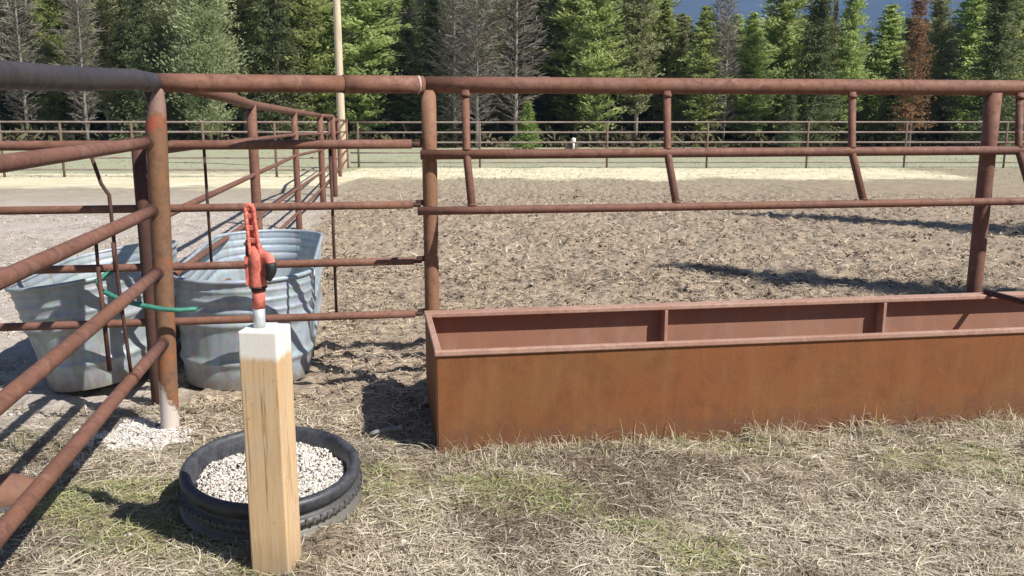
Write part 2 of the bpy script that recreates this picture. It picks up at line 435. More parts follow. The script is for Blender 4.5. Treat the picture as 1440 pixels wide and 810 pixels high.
def ground_mat():
    t = NT('corral_ground')
    X, Yc, Z = t.xyz()
    wob = t.math('MULTIPLY', t.math('SUBTRACT', t.noise(0.6, 4, 0.6), 0.5), 1.0)
    # masks
    pen = t.math('SUBTRACT', X, t.math('ADD', t.math('MULTIPLY', Yc, -0.133), -1.30))
    right = t.maprange(t.math('ADD', pen, wob), -0.25, 0.25)
    line = t.math('SUBTRACT', t.math('SUBTRACT', Yc, t.math('MULTIPLY', X, 0.155)), 4.95)
    behind = t.maprange(t.math('ADD', line, t.math('MULTIPLY', wob, 0.5)), -0.5, 0.15)
    # near soil under the dead grass
    n1 = t.noise(7, 6, 0.65); n2 = t.noise(38, 5, 0.7, dist=0.8); n3 = t.noise(1.1, 4, 0.6)
    soil = t.ramp(n2, [(0.30, (0.11, 0.085, 0.06)), (0.5, (0.27, 0.22, 0.155)), (0.68, (0.48, 0.41, 0.29))])
    gr = t.ramp(t.noise(2.3, 4, 0.6), [(0.48, 0.0), (0.64, 0.6)])
    soil = t.mix(gr, soil, (0.19, 0.185, 0.09))
    # trampled field
    f2 = t.noise(24, 6, 0.72, vec=t.map((1, 1.5, 1)), dist=1.0)
    f = t.ramp(f2, [(0.32, (0.13, 0.098, 0.07)), (0.47, (0.31, 0.245, 0.18)), (0.58, (0.46, 0.375, 0.28)), (0.72, (0.60, 0.51, 0.38))])
    f = t.mix(t.ramp(n3, [(0.38, 0.0), (0.65, 0.5)]), f, (0.27, 0.21, 0.17))
    f = t.mix(t.ramp(t.noise(0.35, 3, 0.6), [(0.45, 0.0), (0.68, 0.4)]), f, (0.36, 0.30, 0.22))
    # gravelly bare pen on the left
    g = t.ramp(t.noise(45, 5, 0.7), [(0.3, (0.38, 0.325, 0.28)), (0.5, (0.53, 0.47, 0.415)), (0.72, (0.66, 0.60, 0.545))])
    g = t.mix(t.ramp(n3, [(0.4, 0.0), (0.62, 0.55)]), g, (0.38, 0.335, 0.29))
    g = t.mix(t.ramp(t.noise(5, 6, 0.75, dist=1.0), [(0.55, 0.0), (0.68, 0.5)]), g, (0.26, 0.215, 0.175))
    back = t.mix(right, g, f)
    base = t.mix(behind, soil, back)
    # dry verge, straw strip, pasture and forest floor
    dist_n = t.math('ADD', Yc, t.math('MULTIPLY', wob, 4.0))
    edge = t.math('ADD', dist_n, t.mix(right, 3.0, 0.0))
    dry = t.mix(t.ramp(t.noise(6, 5, 0.7, vec=t.map((0.5, 1, 1))), [(0.35, 0.0), (0.65, 1.0)]), (0.42, 0.37, 0.25), (0.27, 0.22, 0.16))
    base = t.mix(t.maprange(edge, 17.5, 23, 0, 0.7), base, dry)
    strip = t.mix(t.ramp(t.noise(2.0, 5, 0.7, vec=t.map((0.4, 1, 1))), [(0.42, 0.0), (0.62, 1.0)]), (0.66, 0.59, 0.39), (0.80, 0.74, 0.56))
    xe = t.maprange(t.math('ADD', X, t.math('MULTIPLY', wob, 3.0)), 13.2, 12.6)
    base = t.mix(t.math('MULTIPLY', t.maprange(edge, 23.6, 24.6), xe), base, strip)
    past = t.mix(t.ramp(t.noise(0.5, 5, 0.7, vec=t.map((0.3, 1, 1))), [(0.35, 0.0), (0.65, 1.0)]), (0.36, 0.385, 0.25), (0.42, 0.40, 0.285))
    base = t.mix(t.maprange(edge, 29.2, 30.0), base, past)
    floor_ = t.mix(t.ramp(t.noise(1.5, 5, 0.7), [(0.35, 0.0), (0.65, 1.0)]), (0.16, 0.10, 0.06), (0.08, 0.07, 0.04))
    base = t.mix(t.maprange(Yc, 50.5, 52.5), base, floor_)
    t.color(base); t.set(Roughness=0.92); t.b.inputs["Specular IOR Level"].default_value = 0.15
    t.bump(t.math('ADD', t.math('MULTIPLY', f2, 1.4), n2), 0.55, 0.02)
    return t.m
M['ground'] = ground_mat()
g_o = np_mesh('ground', np.stack([GX, GY, GZ], -1).reshape(-1, 3), GF, M['ground'], smooth=True)
tag(g_o, 'flat corral ground of dry grass, trampled dirt and pale straw', kind='structure')
def gz(x, y): return float(ground_z(np.array([x], float), np.array([y], float))[0])

# ------------------------------------------------------------------ mountain
def mountain():
    u = np.linspace(-1, 1, 160); v = np.linspace(0, 1, 40)
    U, Vv = np.meshgrid(u, v)
    X = U * 3800 + 900; Y = 2600 + Vv * 1500
    ridge = (0.55 + 0.5 * fbm(U * 5 + 3, Vv * 3 + 2, 5)) * (0.62 + 0.38 * np.clip(U * 2.2 + 0.75, 0, 1))
    H = 760 * np.sin(np.clip(Vv, 0, 1) * math.pi / 2) ** 0.9 * ridge
    H -= 6
    i = np.arange(160 * 40).reshape(40, 160)
    F = np.stack([i[:-1, :-1], i[:-1, 1:], i[1:, 1:], i[1:, :-1]], -1).reshape(-1, 4)
    t = NT('forested_mountain')
    n = t.noise(0.012, 8, 0.7)
    t.color(t.ramp(n, [(0.35, (0.030, 0.046, 0.040)), (0.6, (0.055, 0.075, 0.06)), (0.75, (0.15, 0.14, 0.12))]))
    t.set(Roughness=0.95)
    o = np_mesh('mountain', np.stack([X, Y, H], -1).reshape(-1, 3), F, t.m, smooth=True)
    tag(o, 'far blue forested mountain beyond the wood', kind='structure')
mountain()

# ------------------------------------------------------------------ near pipe fence with the feed rails
P0 = Vector((-0.470, 5.045, 0))                    # foot of the post at the trough's left end
def fp(k, off=0.0, z=0.0): return P0 + FD * k + FN * off + Vector((0, 0, z))
TOPZ = 1.79
fence = thing('pipe_fence', P0, 'rusty brown pipe fence standing behind the long feed trough, with short struts', 'fence')
def part(name, mb, mat, parent, label=None, bevel=0.0):
    org = parent.location.copy()
    if parent.parent: org = org + parent.parent.location
    mb.v = [v - org for v in mb.v]
    o = mb.build(name, mat, parent, bevel)
    if label: o["label"] = label
    return o
for k, r in ((0.0, 0.045), (3.51, 0.050), (7.1, 0.048)):
    ft = fp(k)
    part('post', MB().tube([ft + Vector((0, 0, -0.3)), ft + Vector((0, 0, TOPZ - 0.03))], r * 0.95, 20, sub=6, wob=0.004), M['tan_post'] if k == 0 else M['pipe'], fence,
         'tan post rising at the left end of the trough' if k == 0 else None)
# the heavy top pipe: from the tapered post to the trough post, then on along the fence
PA = Vector((-1.745, 4.375, 1.775)); PB = fp(0, 0, TOPZ)
PJ = PA.lerp(PB, 0.665)
part('top_rail', MB().tube([PA, PJ], 0.0455, 20, sub=5, wob=0.004), M['pipe'], fence)
part('top_rail', MB().tube([PJ - (PB - PA).normalized() * 0.01, PB - (PB - PA).normalized() * 0.035], 0.049, 20, sub=3, wob=0.004), M['pipe'], fence)
part('weld_collar', MB().tube([PB - (PB - PA).normalized() * 0.070, PB - (PB - PA).normalized() * 0.060], 0.0500, 20), M['lime_bead'], fence, 'pale weld bead')
part('top_rail', MB().tube([PB - FD * 0.02, fp(7.6, 0, TOPZ + 0.005)], 0.0465, 20, sub=14, wob=0.003), M['pipe'], fence)
PC = Vector((-1.455, 2.45, 1.722)); PD = Vector((-1.26, 1.2, 1.71))
dk = part('top_rail', MB().tube([PA + Vector((-0.004, 0.03, 0)), PA + Vector((0.05, -0.35, 0.0)), Vector((-1.60, 3.3, 1.745)), PC, PD], [0.047, 0.046, 0.044, 0.042, 0.041], 20, sub=4, wob=0.004), M['dark_pipe'], fence, 'dark grey top pipe running towards the viewer')
# feed rails in front of the posts
part('rail', MB().tube([fp(-0.055, -0.075, 1.405), fp(7.6, -0.075, 1.415)], 0.0275, 16, sub=12, wob=0.004), M['rail'], fence)
part('rail', MB().tube([fp(-0.085, -0.235, 1.105), fp(3.5, -0.235, 1.108), fp(7.6, -0.235, 1.11)], 0.0235, 16, sub=8, wob=0.004), M['rail'], fence)
for kk in (0.0, 3.51, 7.1):
    part('bracket', MB().tube([fp(kk, -0.03, 1.10), fp(kk, -0.235, 1.105)], 0.016, 10), M['rail'], fence)
for k in (0.205, 1.385, 2.545, 3.665, 4.85, 6.0):
    part('strut', MB().tube([fp(k, -0.03, TOPZ - 0.03), fp(k, -0.072, 1.41), fp(k + 0.012, -0.232, 1.108)], 0.0225, 14)
         .tube([fp(k, -0.036, TOPZ - 0.062), fp(k, -0.038, TOPZ - 0.044)], 0.028, 12, wob=0.1).tube([fp(k, -0.071, 1.437), fp(k, -0.072, 1.428)], 0.027, 12, wob=0.1)
         .tube([fp(k + 0.011, -0.220, 1.132), fp(k + 0.0115, -0.223, 1.124)], 0.026, 12, wob=0.1), M['rail'], fence)

# ------------------------------------------------------------------ tapered gate post
gp = MB()
f0 = Vector((-1.79, 4.367, 0)); tp = Vector((-1.742, 4.372, 1.765))
pts = [f0 + Vector((-0.005, 0, -0.25)), f0, f0.lerp(tp, 0.5), f0.lerp(tp, 0.885), f0.lerp(tp, 0.94) + Vector((0.012, 0, 0)), f0.lerp(tp, 1.0) + Vector((0.024, 0, 0))]
gpo = thing('gate_post', f0, 'post', 'post')
gpo['label'] = 'tan steel post with a red band near its tapered top and white foot'
part('post_tube', gp.tube(pts, [0.046, 0.046, 0.049, 0.051, 0.040, 0.020], 18, sub=3), M['gate_post'], gpo)

# ------------------------------------------------------------------ gate swung towards the viewer on the left
FWD = Vector((0.150, -1.0, 0)).normalized()
sg = thing('pipe_gate', (-1.77, 4.30, 0), 'rusty five bar gate open towards the viewer at the left edge', 'gate')
sg['label'] = 'rusty four bar gate swung open towards the viewer from the tan post'
H0 = Vector((-1.775, 4.30, 0))
for z, r, dz in ((1.487, 0.028, -0.03), (1.155, 0.028, -0.035), (0.843, 0.028, -0.095), (0.480, 0.028, -0.09)):
    a = H0 + Vector((0, 0, z)); b = H0 + FWD * 3.0 + Vector((0, 0, z + dz))
    part('rail', MB().tube([a, b], r, 16, sub=8, wob=0.004), M['rail'], sg)
    part('hinge_collar', MB().tube([a + FWD * -0.02, a + FWD * 0.012], r * 1.22, 14), M['dark_rust_and_shade'], sg)
e = H0 + FWD * 3.0
part('end_post', MB().tube([e + Vector((0, 0, 0.36)), e + Vector((0, 0, 1.50))], 0.030, 14), M['rail'], sg)
part('sleeve', MB().tube([H0 + FWD * 0.55 + Vector((0, 0, 0.463)), H0 + FWD * 0.57 + Vector((0, 0, 0.463))], 0.032, 16), M['dark_rust_and_shade'], sg)
q = H0 + FWD * 0.55
part('latch_rod', MB().tube([q + Vector((-0.09, 0, 1.44)), q + Vector((-0.06, 0, 1.33)), q + Vector((-0.03, 0, 1.28)), q + Vector((-0.028, 0.01, 0.9)), q + Vector((-0.01, 0.02, 0.48))], 0.0085, 8, sub=3), M['dark_rust_and_shade'], sg)
lp = H0 + FWD * 0.72 + Vector((-0.05, 0, 0))
part('latch', MB().tube([lp + Vector((0, 0, 1.10)), lp + Vector((0.0, 0, 0.98)), lp + Vector((0.07, 0, 0.98)), lp + Vector((0.07, 0, 1.10))], 0.008, 8)
     .tube([lp + Vector((0, 0, 1.0)), lp + Vector((0.01, 0, 0.55))], 0.010, 8), M['dark_rust_and_shade'], sg)

# ------------------------------------------------------------------ long gate closing the gap, behind the tan post
GA = fp(-0.085, 0.0); GL = 5.2
lg = thing('pipe_gate', GA, 'long four bar rusty pipe gate crossing in front of the two metal tanks', 'gate')
for z, r in ((1.462, 0.0265), (1.118, 0.0225), (0.792, 0.0225), (0.478, 0.0225)):
    a = fp(-0.10, 0.0, z); b = fp(-GL, 0.0, z)
    part('rail', MB().tube([a, b], r, 14, sub=10, wob=0.004), M['rail'], lg)
    part('hinge', MB().tube([fp(-0.135, 0, z), fp(-0.055, 0, z)], r * 0.62, 12).box(fp(-0.062, -0.0, z + 0.012), (0.045, 0.02, 0.03), FA), M['dark_rust_and_shade'], lg)
for k, z0, z1 in ((0.555, 0.478, 1.462), (1.235, 0.792, 1.462), (3.4, 0.478, 1.462), (5.15, 0.478, 1.462)):
    part('upright', MB().tube([fp(-k, 0.018, z0), fp(-k, 0.018, z1)], 0.0085, 8), M['dark_rust_and_shade'], lg)

# ------------------------------------------------------------------ fence running away between the two pens
rp = [(-2.015, 4.78, 1.80, 0.042), (-2.61, 8.95, 1.745, 0.050), (-3.16, 12.95, 1.71, 0.046), (-3.66, 17.0, 1.67, 0.060), (-3.74, 18.6, 1.66, 0.052),
      (-4.30, 21.0, 1.62, 0.055), (-4.87, 25.0, 1.58, 0.055), (-5.46, 29.3, 1.55, 0.055)]
rf = thing('pipe_fence', (rp[0][0], rp[0][1], 0), 'rusty pipe fence running straight away between the two metal tanks', 'fence')
for x, y, h, r in rp:
    part('post', MB().tube([Vector((x, y, -0.2)), Vector((x, y, 1.50 if y < 5 else h))], 0.036 if y < 5 else r, 14, sub=4, wob=0.004), M['dark_rust_and_shade'] if y < 5 else M['pipe'], rf, 'short first post with shade painted into its dark colour' if y < 5 else None)  # shade on the nearest post is put into its colour by the darker material
part('top_rail', MB().tube([Vector((-1.63, 4.45, 1.775))] + [Vector((x, y, h)) for x, y, h, r in rp[1:4]], 0.042, 14, sub=2), M['pipe'], rf)
part('top_rail', MB().tube([Vector((x, y, h)) for x, y, h, r in rp[3:]], 0.036, 12, sub=2), M['pipe'], rf)
for zs in ((1.42, 1.40, 1.38, 1.33, 1.2), (1.03, 1.05, 1.08, 1.02, 0.95), (0.66, 0.62, 0.60, 0.60, 0.6), (0.30, 0.28, 0.25, 0.3, 0.3)):
    pts = [Vector((rp[i][0], rp[i][1], z)) for i, z in zip((0, 1, 2, 3, 7), zs)]
    part('rail', MB().tube(pts, 0.0225, 10, sub=3), M['rail'], rf)

# ------------------------------------------------------------------ far fences
def far_fence(name, label, y0, x0, x1, slope, posts, rails, h, r=0.026):
    o = thing(name, (x0, y0, 0), label, 'fence')
    def pt(x, z): return Vector((x, y0 + slope * x, z))
    for x in posts:
        part('post', MB().tube([pt(x, -0.2), pt(x, h + 0.01)], 0.036, 8), M['far_post'], o)
    for z in rails:
        part('rail', MB().tube([pt(x0, z), pt((x0 + x1) / 2, z + 0.012), pt(x1, z)], r, 8, sub=10, wob=0.05), M['far_pipe'], o)
ff = [(px - 720) / 1232 * 29.4 for px in (505, 675, 853, 993, 1133, 1270, 1410, 1550, 1690)]
far_fence('pipe_fence', 'thin grey brown pipe fence across the far side of the dirt field', 29.6, -5.4, 24, 0.0, ff, (1.50, 1.17, 0.84, 0.50, 0.18), 1.50)
lf = [(px - 720) / 1232 * 24.6 for px in (-350, -220, -90, 8, 92, 191, 290, 390)]
far_fence('pipe_fence', 'thin pipe fence across the far side of the bare pen on the left', 24.7, -22, -5.0, 0.0, lf, (1.52, 1.25, 0.93, 0.54, 0.21), 1.52)

# ------------------------------------------------------------------ feed trough
def tp_(u, w, z): return TR0 + FD * u + FN * w + Vector((0, 0, z))
tr = thing('feed_trough', TR0, 'long rusty steel feed trough lying in the dry grass below the fence', 'trough')
tk = 0.006
def slab(u0, u1, w0, w1, z0, z1):
    c = tp_((u0 + u1) / 2, (w0 + w1) / 2, (z0 + z1) / 2)
    return MB().box(c, (u1 - u0, w1 - w0, z1 - z0), FA)
part('front_panel', slab(0.0, TRL, 0.0, tk, -0.06, TRH - 0.014), M['trough'], tr)
part('back_panel', slab(0.0, TRL, TRW - tk, TRW, -0.06, TRH - 0.014), M['trough_in'], tr)
part('end_panel', slab(-tk, -0.0005, 0.004, TRW - 0.004, -0.06, TRH - 0.014), M['trough'], tr)
part('end_panel', slab(TRL + 0.0005, TRL + tk, 0.004, TRW - 0.004, -0.06, TRH - 0.014), M['trough'], tr)
part('floor_panel', slab(0.002, TRL - 0.002, tk + 0.001, TRW - tk - 0.001, 0.10, 0.106), M['trough_in'], tr)
rw = 0.030
part('rim', slab(-0.014, TRL + 0.014, -0.012, 0.022, TRH - 0.022, TRH + 0.004), M['trough_rim'], tr, bevel=0.005)
part('rim', slab(-0.014, TRL + 0.014, TRW - 0.078, TRW + 0.012, TRH - 0.022, TRH + 0.004), M['trough_rim'], tr, bevel=0.005)
part('rim', slab(-0.012, 0.022, 0.023, TRW - 0.079, TRH - 0.021, TRH + 0.003), M['trough_rim'], tr, bevel=0.005)
part('rim', slab(TRL - 0.022, TRL + 0.012, 0.023, TRW - 0.079, TRH - 0.021, TRH + 0.003), M['trough_rim'], tr, bevel=0.005)
for u in (1.40, 2.80, 4.2):
    part('rib', slab(u, u + 0.020, TRW - 0.082, TRW - tk - 0.001, 0.108, TRH - 0.024), M['trough_rim'], tr, bevel=0.003)
part('cross_bar', MB().tube([tp_(3.52, TRW - 0.03, TRH + 0.014), tp_(3.57, 0.012, TRH + 0.014)], 0.018, 10), M['dark_rust_and_shade'], tr)
part('cross_bar', MB().tube([tp_(1.9, TRW - 0.03, 0.2), tp_(1.9, 0.02, 0.2)], 0.012, 10), M['dark_rust_and_shade'], tr)

# ------------------------------------------------------------------ stock tanks
def stadium(L, W, n=20):
    """outline of an oblong with round ends, with outward normals"""
    r = W / 2; h = L / 2 - r; out = []
    for i in range(n + 1):
        a = -math.pi / 2 + math.pi * i / n; out.append((h + r * math.cos(a), r * math.sin(a), math.cos(a), math.sin(a)))
    for s in range(1, 8): out.append((h - 2 * h * s / 8, r, 0, 1))
    for i in range(n + 1):
        a = math.pi / 2 + math.pi * i / n; out.append((-h + r * math.cos(a), r * math.sin(a), math.cos(a), math.sin(a)))
    for s in range(1, 8): out.append((-h + 2 * h * s / 8, -r, 0, -1))
    return out
def stock_tank(c, rz, L, W, H, mat, label, taper=0.0, dent=0.0, lean=0.0):
    o = thing('stock_tank', c, label, 'water tank', rz=rz)
    o.rotation_euler = (lean, 0, rz)
    st = stadium(L, W)
    def prof(off, z0=0.0, z1=H):
        P = []
        N = 84
        for i in range(N + 1):
            z = z0 + (z1 - z0) * i / N
            rib = 0
            for zc, wd, am in ((0.24 * H, 0.030, 0.017), (0.60 * H, 0.030, 0.017), (0.72 * H, 0.014, 0.008), (0.82 * H, 0.014, 0.008), (0.91 * H, 0.012, 0.006)):
                rib += am * math.exp(-((z - zc) / wd) ** 2 * 1.6)
            P.append((off + rib - taper * (1 - z / H), z))
        return P
    def shell(P, mb, dnt=0.0):
        V = []; F = []; n = len(st); m = len(P)
        for j, (x, y, nxx, nyy) in enumerate(st):
            for d, z in P:
                w = dnt * math.sin(j * 0.9) * math.sin(z * 9)
                V.append((x + nxx * (d + w), y + nyy * (d + w), z))
        for j in range(n):
            j2 = (j + 1) % n
            for i in range(m - 1): F.append((j * m + i, j2 * m + i, j2 * m + i + 1, j * m + i + 1))
        mb.add(V, F, True)
    mb = MB()
    outer = prof(0.0); inner = prof(-0.004, 0.03, H)[::-1]
    shell(outer + inner, mb, dent)
    shell_o = mb.build('tank_wall', mat, o)
    b = MB(); n = len(st)
    b.add([(x - nxx * (taper + 0.0), y - nyy * (taper + 0.0), 0.03) for x, y, nxx, nyy in st], [tuple(range(n))], False)
    b.build('tank_floor', mat, o)
    rm = MB()
    ring = [Vector((x + nxx * 0.004, y + nyy * 0.004, H)) for x, y, nxx, nyy in st]
    rm.tube(ring + [ring[0]], 0.014, 10, caps=False)
    rm.build('tank_rim', mat, o)
    e_ = L / 2
    for sd_ in (-1, 1):
        MB().tube([(-e_ * 0.45, sd_ * (W / 2 - taper * 0.98 + 0.003), 0.02), (-e_ * 0.45, sd_ * (W / 2 + 0.002), H * 0.98)], 0.009, 6).build('seam', mat, o)
    if not lean: MB().tube([(-e_ - 0.012 + taper, -0.2 * W, 0.075), (-e_ - 0.050 + taper, -0.215 * W, 0.075)], [0.028, 0.022], 10).build('drain_plug', M['dark_rust_and_shade'], o)
    return o
ax = math.atan2(1.0, -0.176)
stock_tank((-1.83, 6.23, 0), ax, 2.45, 0.84, 0.665, M['galv'], 'oblong galvanised stock tank to the right of the tan post, behind the long gate', taper=0.035)
stock_tank((-2.58, 5.62, 0.05), math.atan2(1.0, -0.14), 1.62, 0.74, 0.64, M['galv_dull'], 'dull dented galvanised stock tank leaning to the left, behind the open gate', taper=0.085, dent=0.003, lean=R(-8))

# ------------------------------------------------------------------ green hose round the post
hs = MB().tube([(-2.06, 4.44, 0.83), (-2.10, 4.36, 0.80), (-2.04, 4.27, 0.765), (-1.93, 4.22, 0.73), (-1.83, 4.225, 0.70), (-1.74, 4.235, 0.68), (-1.66, 4.26, 0.667), (-1.58, 4.30, 0.665)], 0.0125, 12, sub=4)
tag(hs.build('hose', M['hose']), 'short green hose looped across the tan steel post', 'hose')

# ------------------------------------------------------------------ timber post with the red wrapped standpipe
S = 0.138
def local(name, mb, mat, parent, bevel=0.0, label=None):
    o = mb.build(name, mat, parent, bevel)
    if label: o["label"] = label
    return o
o = MB().box((0, 0, 0.395), (S, S, 1.0)).build('timber_post', M['wood'], None, 0.007, 3)
o.location = (-0.855, 2.945, 0); o.rotation_euler = (0, 0, R(-6))
tag(o, 'square pale timber post with a white painted top', 'post')
PX = Vector((-0.862, 2.945, 0.0))
hy = thing('yard_hydrant', PX + Vector((0, 0, 0.89)), 'faded red yard hydrant on a grey pipe rising from the timber post', 'hydrant')
def hp(x, y, z): return PX + Vector((x, y, z))
part('standpipe', MB().tube([hp(-0.010, 0, 0.885), hp(-0.008, 0, 0.965)], 0.0205, 18), M['grey_pipe'], hy, 'bare grey lower section of the pipe')
part('standpipe', MB().tube([hp(-0.008, 0, 0.963), hp(-0.006, 0, 1.03)], 0.0215, 18), M['pink_rope'], hy, 'red painted upper section of the pipe')
part('coupling', MB().tube([hp(-0.006, 0, 1.022), hp(-0.006, 0, 1.034)], 0.0245, 18).tube([hp(-0.006, 0, 1.034), hp(-0.006, 0, 1.040)], 0.0300, 18), M['dark_rust_and_shade'], hy)
hb = MB()
hb.tube([hp(-0.006, 0, 1.040), hp(-0.007, 0, 1.052), hp(-0.006, 0, 1.085), hp(-0.004, 0, 1.115), hp(-0.004, 0, 1.140), hp(-0.006, 0, 1.165), hp(-0.006, 0, 1.180)],
        [0.030, 0.031, 0.029, 0.031, 0.031, 0.025, 0.017], 20, sub=2)
hb.tube([hp(0.005, -0.004, 1.120), hp(0.026, -0.012, 1.143), hp(0.040, -0.020, 1.140), hp(0.047, -0.026, 1.120)], [0.020, 0.019, 0.018, 0.017], 14, sub=3)
hb.box(hp(-0.036, -0.004, 1.095), (0.016, 0.030, 0.10), 0.1)
part('hydrant_head', hb, M['pink_rope'], hy, bevel=0.002)
part('hose_outlet', MB().tube([hp(0.046, -0.026, 1.124), hp(0.049, -0.028, 1.100), hp(0.046, -0.029, 1.086), hp(0.036, -0.027, 1.066)], [0.0185, 0.019, 0.016, 0.011], 14, sub=2), M['black'], hy)
# the lever: an open channel with cut-outs, raised upright
lv = MB()
def lz(t): return 1.150 + t * 0.165
for sx in (-1, 1):
    for k in range(8):
        t0, t1 = k / 8, (k + 1) / 8
        w0, w1 = 0.017 - 0.004 * t0, 0.017 - 0.004 * t1
        a = hp(-0.006 - 0.012 * t0 + sx * w0, -0.018, lz(t0)); b_ = hp(-0.006 - 0.012 * t1 + sx * w1, -0.018, lz(t1))
        lv.tube([a, b_], 0.0065, 8)
for t0 in (0.04, 0.30, 0.56, 0.80, 0.985):
    lv.box(hp(-0.006 - 0.012 * t0, -0.014, lz(t0)), (0.030, 0.013, 0.016 if t0 < 0.9 else 0.020), 0, 0.15)
lv.box(hp(-0.013, -0.001, lz(0.5)), (0.026, 0.004, 0.15), 0, 0)
lv.tube([hp(-0.028, -0.016, lz(0.98)), hp(-0.018, -0.016, lz(1.03)), hp(-0.006, -0.016, lz(0.98))], 0.008, 8, sub=2)
part('lever', lv, M['pink_rope'], hy, bevel=0.0015)
part('link', MB().tube([hp(-0.032, -0.012, 1.20), hp(-0.036, -0.012, 1.11)], 0.006, 8).tube([hp(-0.034, -0.03, 1.19), hp(-0.034, 0.01, 1.19)], 0.005, 8).tube([hp(-0.036, -0.03, 1.115), hp(-0.036, 0.01, 1.115)], 0.006, 8), M['dark_rust_and_shade'], hy)
# strap holding the pipe

# ------------------------------------------------------------------ tyre full of pale gravel
ty = thing('tyre', (-1.015, 3.485, 0.008), 'low black rubber tyre lying in the grass behind the timber post, filled with pale gravel', 'tyre')
TM = Matrix.Rotation(R(5.5), 4, 'X') @ Matrix.Rotation(R(2.5), 4, 'Y')
def arc(cx, cz, rx, rz_, a0, a1, n=8): return [(cx + rx * math.cos(R(a0 + (a1 - a0) * i / n)), cz + rz_ * math.sin(R(a0 + (a1 - a0) * i / n))) for i in range(n + 1)]
prof = arc(0.342, 0.158, 0.024, 0.026, 175, 5, 10)
prof += [(0.362, 0.134), (0.352, 0.126), (0.345, 0.117), (0.350, 0.109)] + arc(0.341, 0.088, 0.031, 0.020, 70, -70, 8)
prof += [(0.352, 0.060), (0.345, 0.052), (0.350, 0.045)] + arc(0.340, 0.022, 0.032, 0.022, 60, -60, 6)
prof += [(0.31, -0.02), (0.300, 0.02), (0.306, 0.10), (0.312, 0.145)]
b = MB().lathe(prof, (0, 0, 0.0), 72, closed=True, M=TM); 
for k in range(72):                      # moulded lugs round the lower wall
    a = 2 * math.pi * k / 72
    p_ = TM @ Vector((0.3705 * math.cos(a), 0.3705 * math.sin(a), 0.089 + 0.004 * (k % 2)))
    b.box(p_, (0.006, 0.011, 0.022), a)
b.build('tyre_carcass', M['rubber'], ty)
def blobs(n, cx, cy, rad, zf, smin, smax, flat=0.7, ell=1.0, seed=3, shape=None):
    r = np.random.default_rng(seed)
    base = np.array([(1, 0, 0), (-1, 0, 0), (0, 1, 0), (0, -1, 0), (0, 0, 1), (0, 0, -1)], float)
    F0 = np.array([(4, 0, 2), (4, 2, 1), (4, 1, 3), (4, 3, 0), (5, 2, 0), (5, 1, 2), (5, 3, 1), (5, 0, 3)])
    a = r.random(n) * 2 * np.pi; rr = rad * np.sqrt(r.random(n))
    x = cx + rr * np.cos(a); y = cy + rr * np.sin(a) * ell
    if shape is not None:
        k = shape(x, y, r); x, y = x[k], y[k]
    n = len(x)
    s = smin + (smax - smin) * r.random(n) ** 2
    sc = s[:, None] * np.stack([0.7 + 0.6 * r.random(n), 0.7 + 0.6 * r.random(n), flat * (0.6 + 0.6 * r.random(n))], 1)
    th = r.random(n) * 6.28; c_, s_ = np.cos(th), np.sin(th)
    V = base[None] * sc[:, None, :] * (0.85 + 0.3 * r.random((n, 6, 1)))
    tx = (r.random(n) - .5) * 1.2
    Vy = V[..., 1] * np.cos(tx)[:, None] - V[..., 2] * np.sin(tx)[:, None]; Vz = V[..., 1] * np.sin(tx)[:, None] + V[..., 2] * np.cos(tx)[:, None]
    Vx = V[..., 0] * c_[:, None] - Vy * s_[:, None]; Vy2 = V[..., 0] * s_[:, None] + Vy * c_[:, None]
    V = np.stack([Vx + x[:, None], Vy2 + y[:, None], Vz + zf(x, y)[:, None]], -1)
    F = F0[None] + (np.arange(n) * 6)[:, None, None]
    return V.reshape(-1, 3), F.reshape(-1, 3), np.repeat(r.random(n), 6)
tx0, ty0 = -1.015, 3.485
Vb, Fb, Tb = blobs(6500, tx0, ty0, 0.300, lambda x, y: 0.134 - 0.28 * ((x - tx0) ** 2 + (y - ty0) ** 2) + (fbm(x * 9, y * 9, 3) - 0.5) * 0.06 + 0.096 * (y - ty0) + 0.006 + rng.random(len(x)) * 0.008, 0.004, 0.011)
tag(np_mesh('gravel', Vb, Fb, M['pebble'], attr=Tb), 'pale pinkish white gravel heaped in the tyre', 'gravel', kind='stuff')
dm = MB().lathe([(0.001, 0.119), (0.15, 0.108), (0.302, 0.078)], (tx0, ty0, 0), 32)
tag(dm.build('gravel_bed', simple('gravel_fines', (0.42, 0.38, 0.35))), 'fine dusty bed under the pale gravel in the tyre', 'gravel', kind='stuff')

# white lime round the tan post's foot
def lime_shape(x, y, r):
    d = np.hypot((x + 1.86) / 0.34, (y - 4.32) / 0.26)
    return (d + (fbm(x * 7, y * 7, 3) - 0.5) * 1.6) < 0.75
Vl, Fl, Tl = blobs(26000, -1.86, 4.32, 0.42, lambda x, y: ground_z(x, y) + 0.006 + rng.random(len(x)) * 0.005, 0.0025, 0.009, 0.5, seed=5, shape=lime_shape)
tag(np_mesh('lime_heap', Vl, Fl, M['lime'], attr=Tl * 0.8), 'crumbled white lime spilled round the foot of the tan post', 'lime', kind='stuff')

